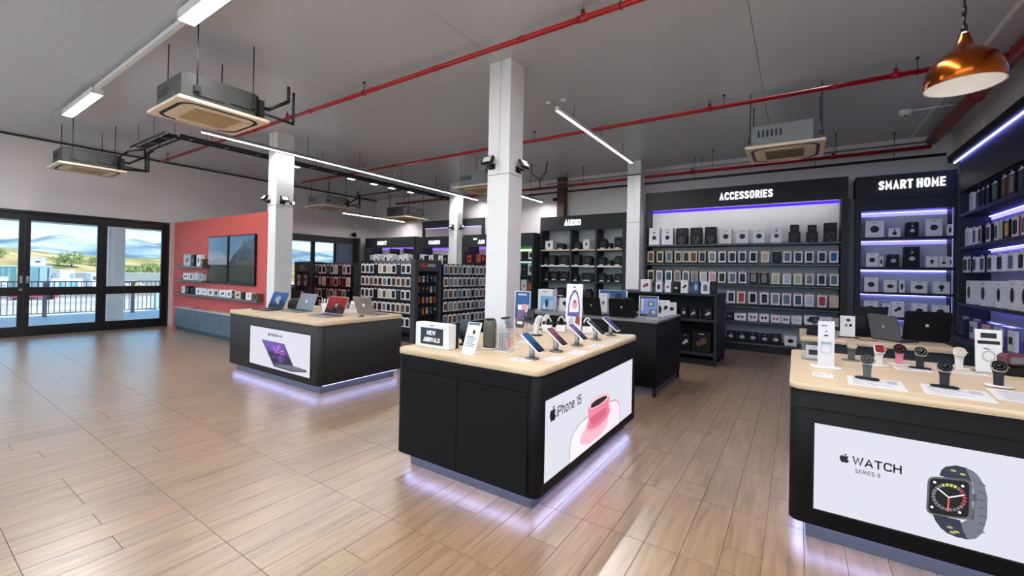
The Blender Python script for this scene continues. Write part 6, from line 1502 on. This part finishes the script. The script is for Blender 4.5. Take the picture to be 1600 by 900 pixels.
# shrubs: lumpy crowns with leaf cards
def shrub(label, x, y, z, r, h, c0, c1, trunk=True):
    o = thing('tree', label, 'tree', (x, y, z))
    g = G(); rnd = random.Random(int(x*13+y*7))
    for k in range(900):
        a = rnd.uniform(0, 2*math.pi); u = rnd.uniform(-0.7, 1); q = rnd.uniform(0.55, 1.0)*(1+0.25*math.sin(3*a+k % 3))
        c = Vector((r*q*math.sqrt(max(0, 1-u*u))*math.cos(a), r*q*math.sqrt(max(0, 1-u*u))*math.sin(a), h*0.55+h*0.45*u*q))
        s = r*0.105; n = Vector((rnd.uniform(-1, 1), rnd.uniform(-1, 1), rnd.uniform(-1, 1))).normalized(); t = n.orthogonal().normalized()*s; b = n.cross(t)
        g.add([c-t, c+b*0.6, c+t, c-b*0.6], [(0, 1, 2, 3)], k % 2)
    cr_ = g.build('crown', [mat('leaf_'+c0[1:], c0, 0.8), mat('leaf_'+c1[1:], c1, 0.8)], o, fix=False)
    if trunk: G().cyl((0, 0, -0.5), (0, 0, h*0.5), r*0.07, 7, 0, r*0.04).build('trunk', mat('bark', '#5a4a3c', 0.9), o)
    return o
def hz(x, y): return near_hill(x, y)
for lab, x, y, r, h in (('round green tree on the slope seen through the middle glass door', -178, 32.6, 3.1, 4.6), ('second green tree farther along the slope through the middle glass door', -186, 39.5, 1.7, 3.6),
                        ('wide pale green shrub on the slope through the right fixed pane', -165, 43.8, 2.6, 3.2), ('tall pale green shrub right of that wide shrub on the slope', -168, 48.8, 2.8, 4.2), ('small dark green tree beside the balcony column on the slope', -190, 46, 1.6, 4),
                        ('low green shrub on the slope in the leftmost glass pane', -185, 18.6, 2.6, 2.8), ('green bush at the far right of the slope', -172, 55, 2.6, 3)):
    shrub(lab, x, y, hz(x, y)-0.3, r, h, '#8fa05e', '#b4bb80')
shrub('yellow green bush behind the railing in the right fixed pane', -80.4, 21.3, GND, 1.0, 2.2, '#c2c24a', '#a5b04a', False)
def building(label, name, cat, x, y, w, d, h, wallc, roofc=None, wins=(), rz=0.0, group=None):
    o = thing(name, label, cat, (x, y, GND), rz, group)
    wl_ = G().cbox(-d/2, d/2, -w/2, w/2, 0, h, 0.03).build('walls', mat('wall_'+wallc[1:], wallc, 0.7), o)
    G().cbox(-d/2-0.1, d/2+0.1, -w/2-0.1, w/2+0.1, h, h+0.12, 0.02).build('roof', mat('roof_'+(roofc or '#d8dade')[1:], roofc or '#d8dade', 0.6), o)
    for (a, b, z0, z1, c) in wins: G().box(d/2+0.001, d/2+0.03, a, b, z0, z1).build('opening', mat('wall_'+c[1:], c, 0.5), o)
    return o
building('teal shipping container in the leftmost glass pane', 'shipping_container', 'container', -126, 12.4, 6.0, 3.0, 4.1, '#4f8288', None, [(-2.6+k*0.75, -2.3+k*0.75, 0.4, 3.9, '#6d9aa0') for k in range(7)])
building('grey blue container with dark doors through the middle glass door', 'shipping_container', 'container', -124, 18.4, 2.9, 3.0, 4.2, '#8fb0c0', None, [(-1.35, -0.5, 0.1, 4.0, '#5f909c'), (-0.45, -0.3, 0.1, 4.0, '#2a3a4a'), (0.75, 0.95, 0.1, 4.0, '#2a3a4a')])
building('pale lorry body standing above the grey blue container', 'lorry_body', 'truck', -129, 18.5, 2.3, 3.0, 5.9, '#c9d3dc', None, [(-0.3, 0.4, 5.0, 5.3, '#3a3f4a')])
building('white box trailer right of the grey blue container', 'box_trailer', 'truck', -120, 21.2, 2.0, 3.0, 3.5, '#eef1f4', None, [(0.3, 0.9, 0.6, 3.0, '#7fa8c4')])
building('white van beside the balcony column', 'van_body', 'van', -122, 25.7, 1.6, 4.0, 2.9, '#edf0f4', None, [(-0.6, 0.6, 1.6, 2.4, '#5b6d80')])
building('low white shed on the left of the yard', 'shed', 'shed', -116, 11.5, 3.4, 3.0, 2.2, '#d5dde4', None, [(-1.5, 1.5, 0.7, 1.0, '#8393a5')])
building('white market stall with teal panels behind the railing', 'market_stall', 'stall', -116, 20.6, 4.2, 2.0, 1.9, '#dfe6ea', None, [(-1.2, -0.1, 0.2, 1.6, '#6fb0bb'), (0.1, 1.5, 0.2, 1.6, '#6fb0bb'), (-2.0, -1.6, 0.2, 1.6, '#7d99b5')])
building('long low grey boundary wall across the yard', 'boundary_wall', 'wall', -131, 40, 44, 0.4, 2.9, '#8e9596', None, [])
building('low concrete kerb line across the pale yard', 'kerb_line', 'kerb', -86, 20, 60, 0.5, 0.35, '#9aa0a6', '#b7bbbf', [])
building('pale blue kiosk at the right edge of the yard', 'kiosk', 'kiosk', -58, 17.5, 0.75, 0.8, 2.0, '#a9d3ea', None, [(-0.25, 0.25, 0.3, 1.5, '#c9e4f2')])
def car(label, x, y, c, rz):
    o = thing('car', label, 'car', (x, y, GND), rz)
    G().prism([(-2.1,.30),(2.1,.30),(2.15,.75),(1.3,.90),(.75,1.42),(-1.0,1.42),(-1.7,.95),(-2.1,.85)], -0.85, 0.85, 'y', 0, False, None, 0.06).build('body', mat('paint_'+c[1:], c, 0.3), o)
    G().prism([(1.15,.93),(.72,1.36),(-.95,1.36),(-1.5,.97)], -0.86, 0.86, 'y').build('window', mat('car_glass', '#2b3440', 0.1), o)
    for px in (-1.3, 1.35):
        for py in (-0.86, 0.70): G().cyl((px, py, 0.32), (px, py+0.16, 0.32), 0.32, 14).build('wheel', M_plb, o)
    return o
car('red car behind the railing at the door handles', -84.0, 12.0, '#b03048', math.pi/2)
car('white car right of the balcony column', -122, 31.6, '#e8edf2', math.pi/2)
car('dark blue car seen between balusters in the right fixed pane', -90, 24.2, '#3c5a86', math.pi/2)

# only labels that nothing can tell apart may repeat
for lab, names in LABELS.items():
    if len(names) > 1: print('REPEATED LABEL', len(names), lab)
    if not 4 <= len(lab.split()) <= 16: print('LABEL LENGTH', len(lab.split()), lab)
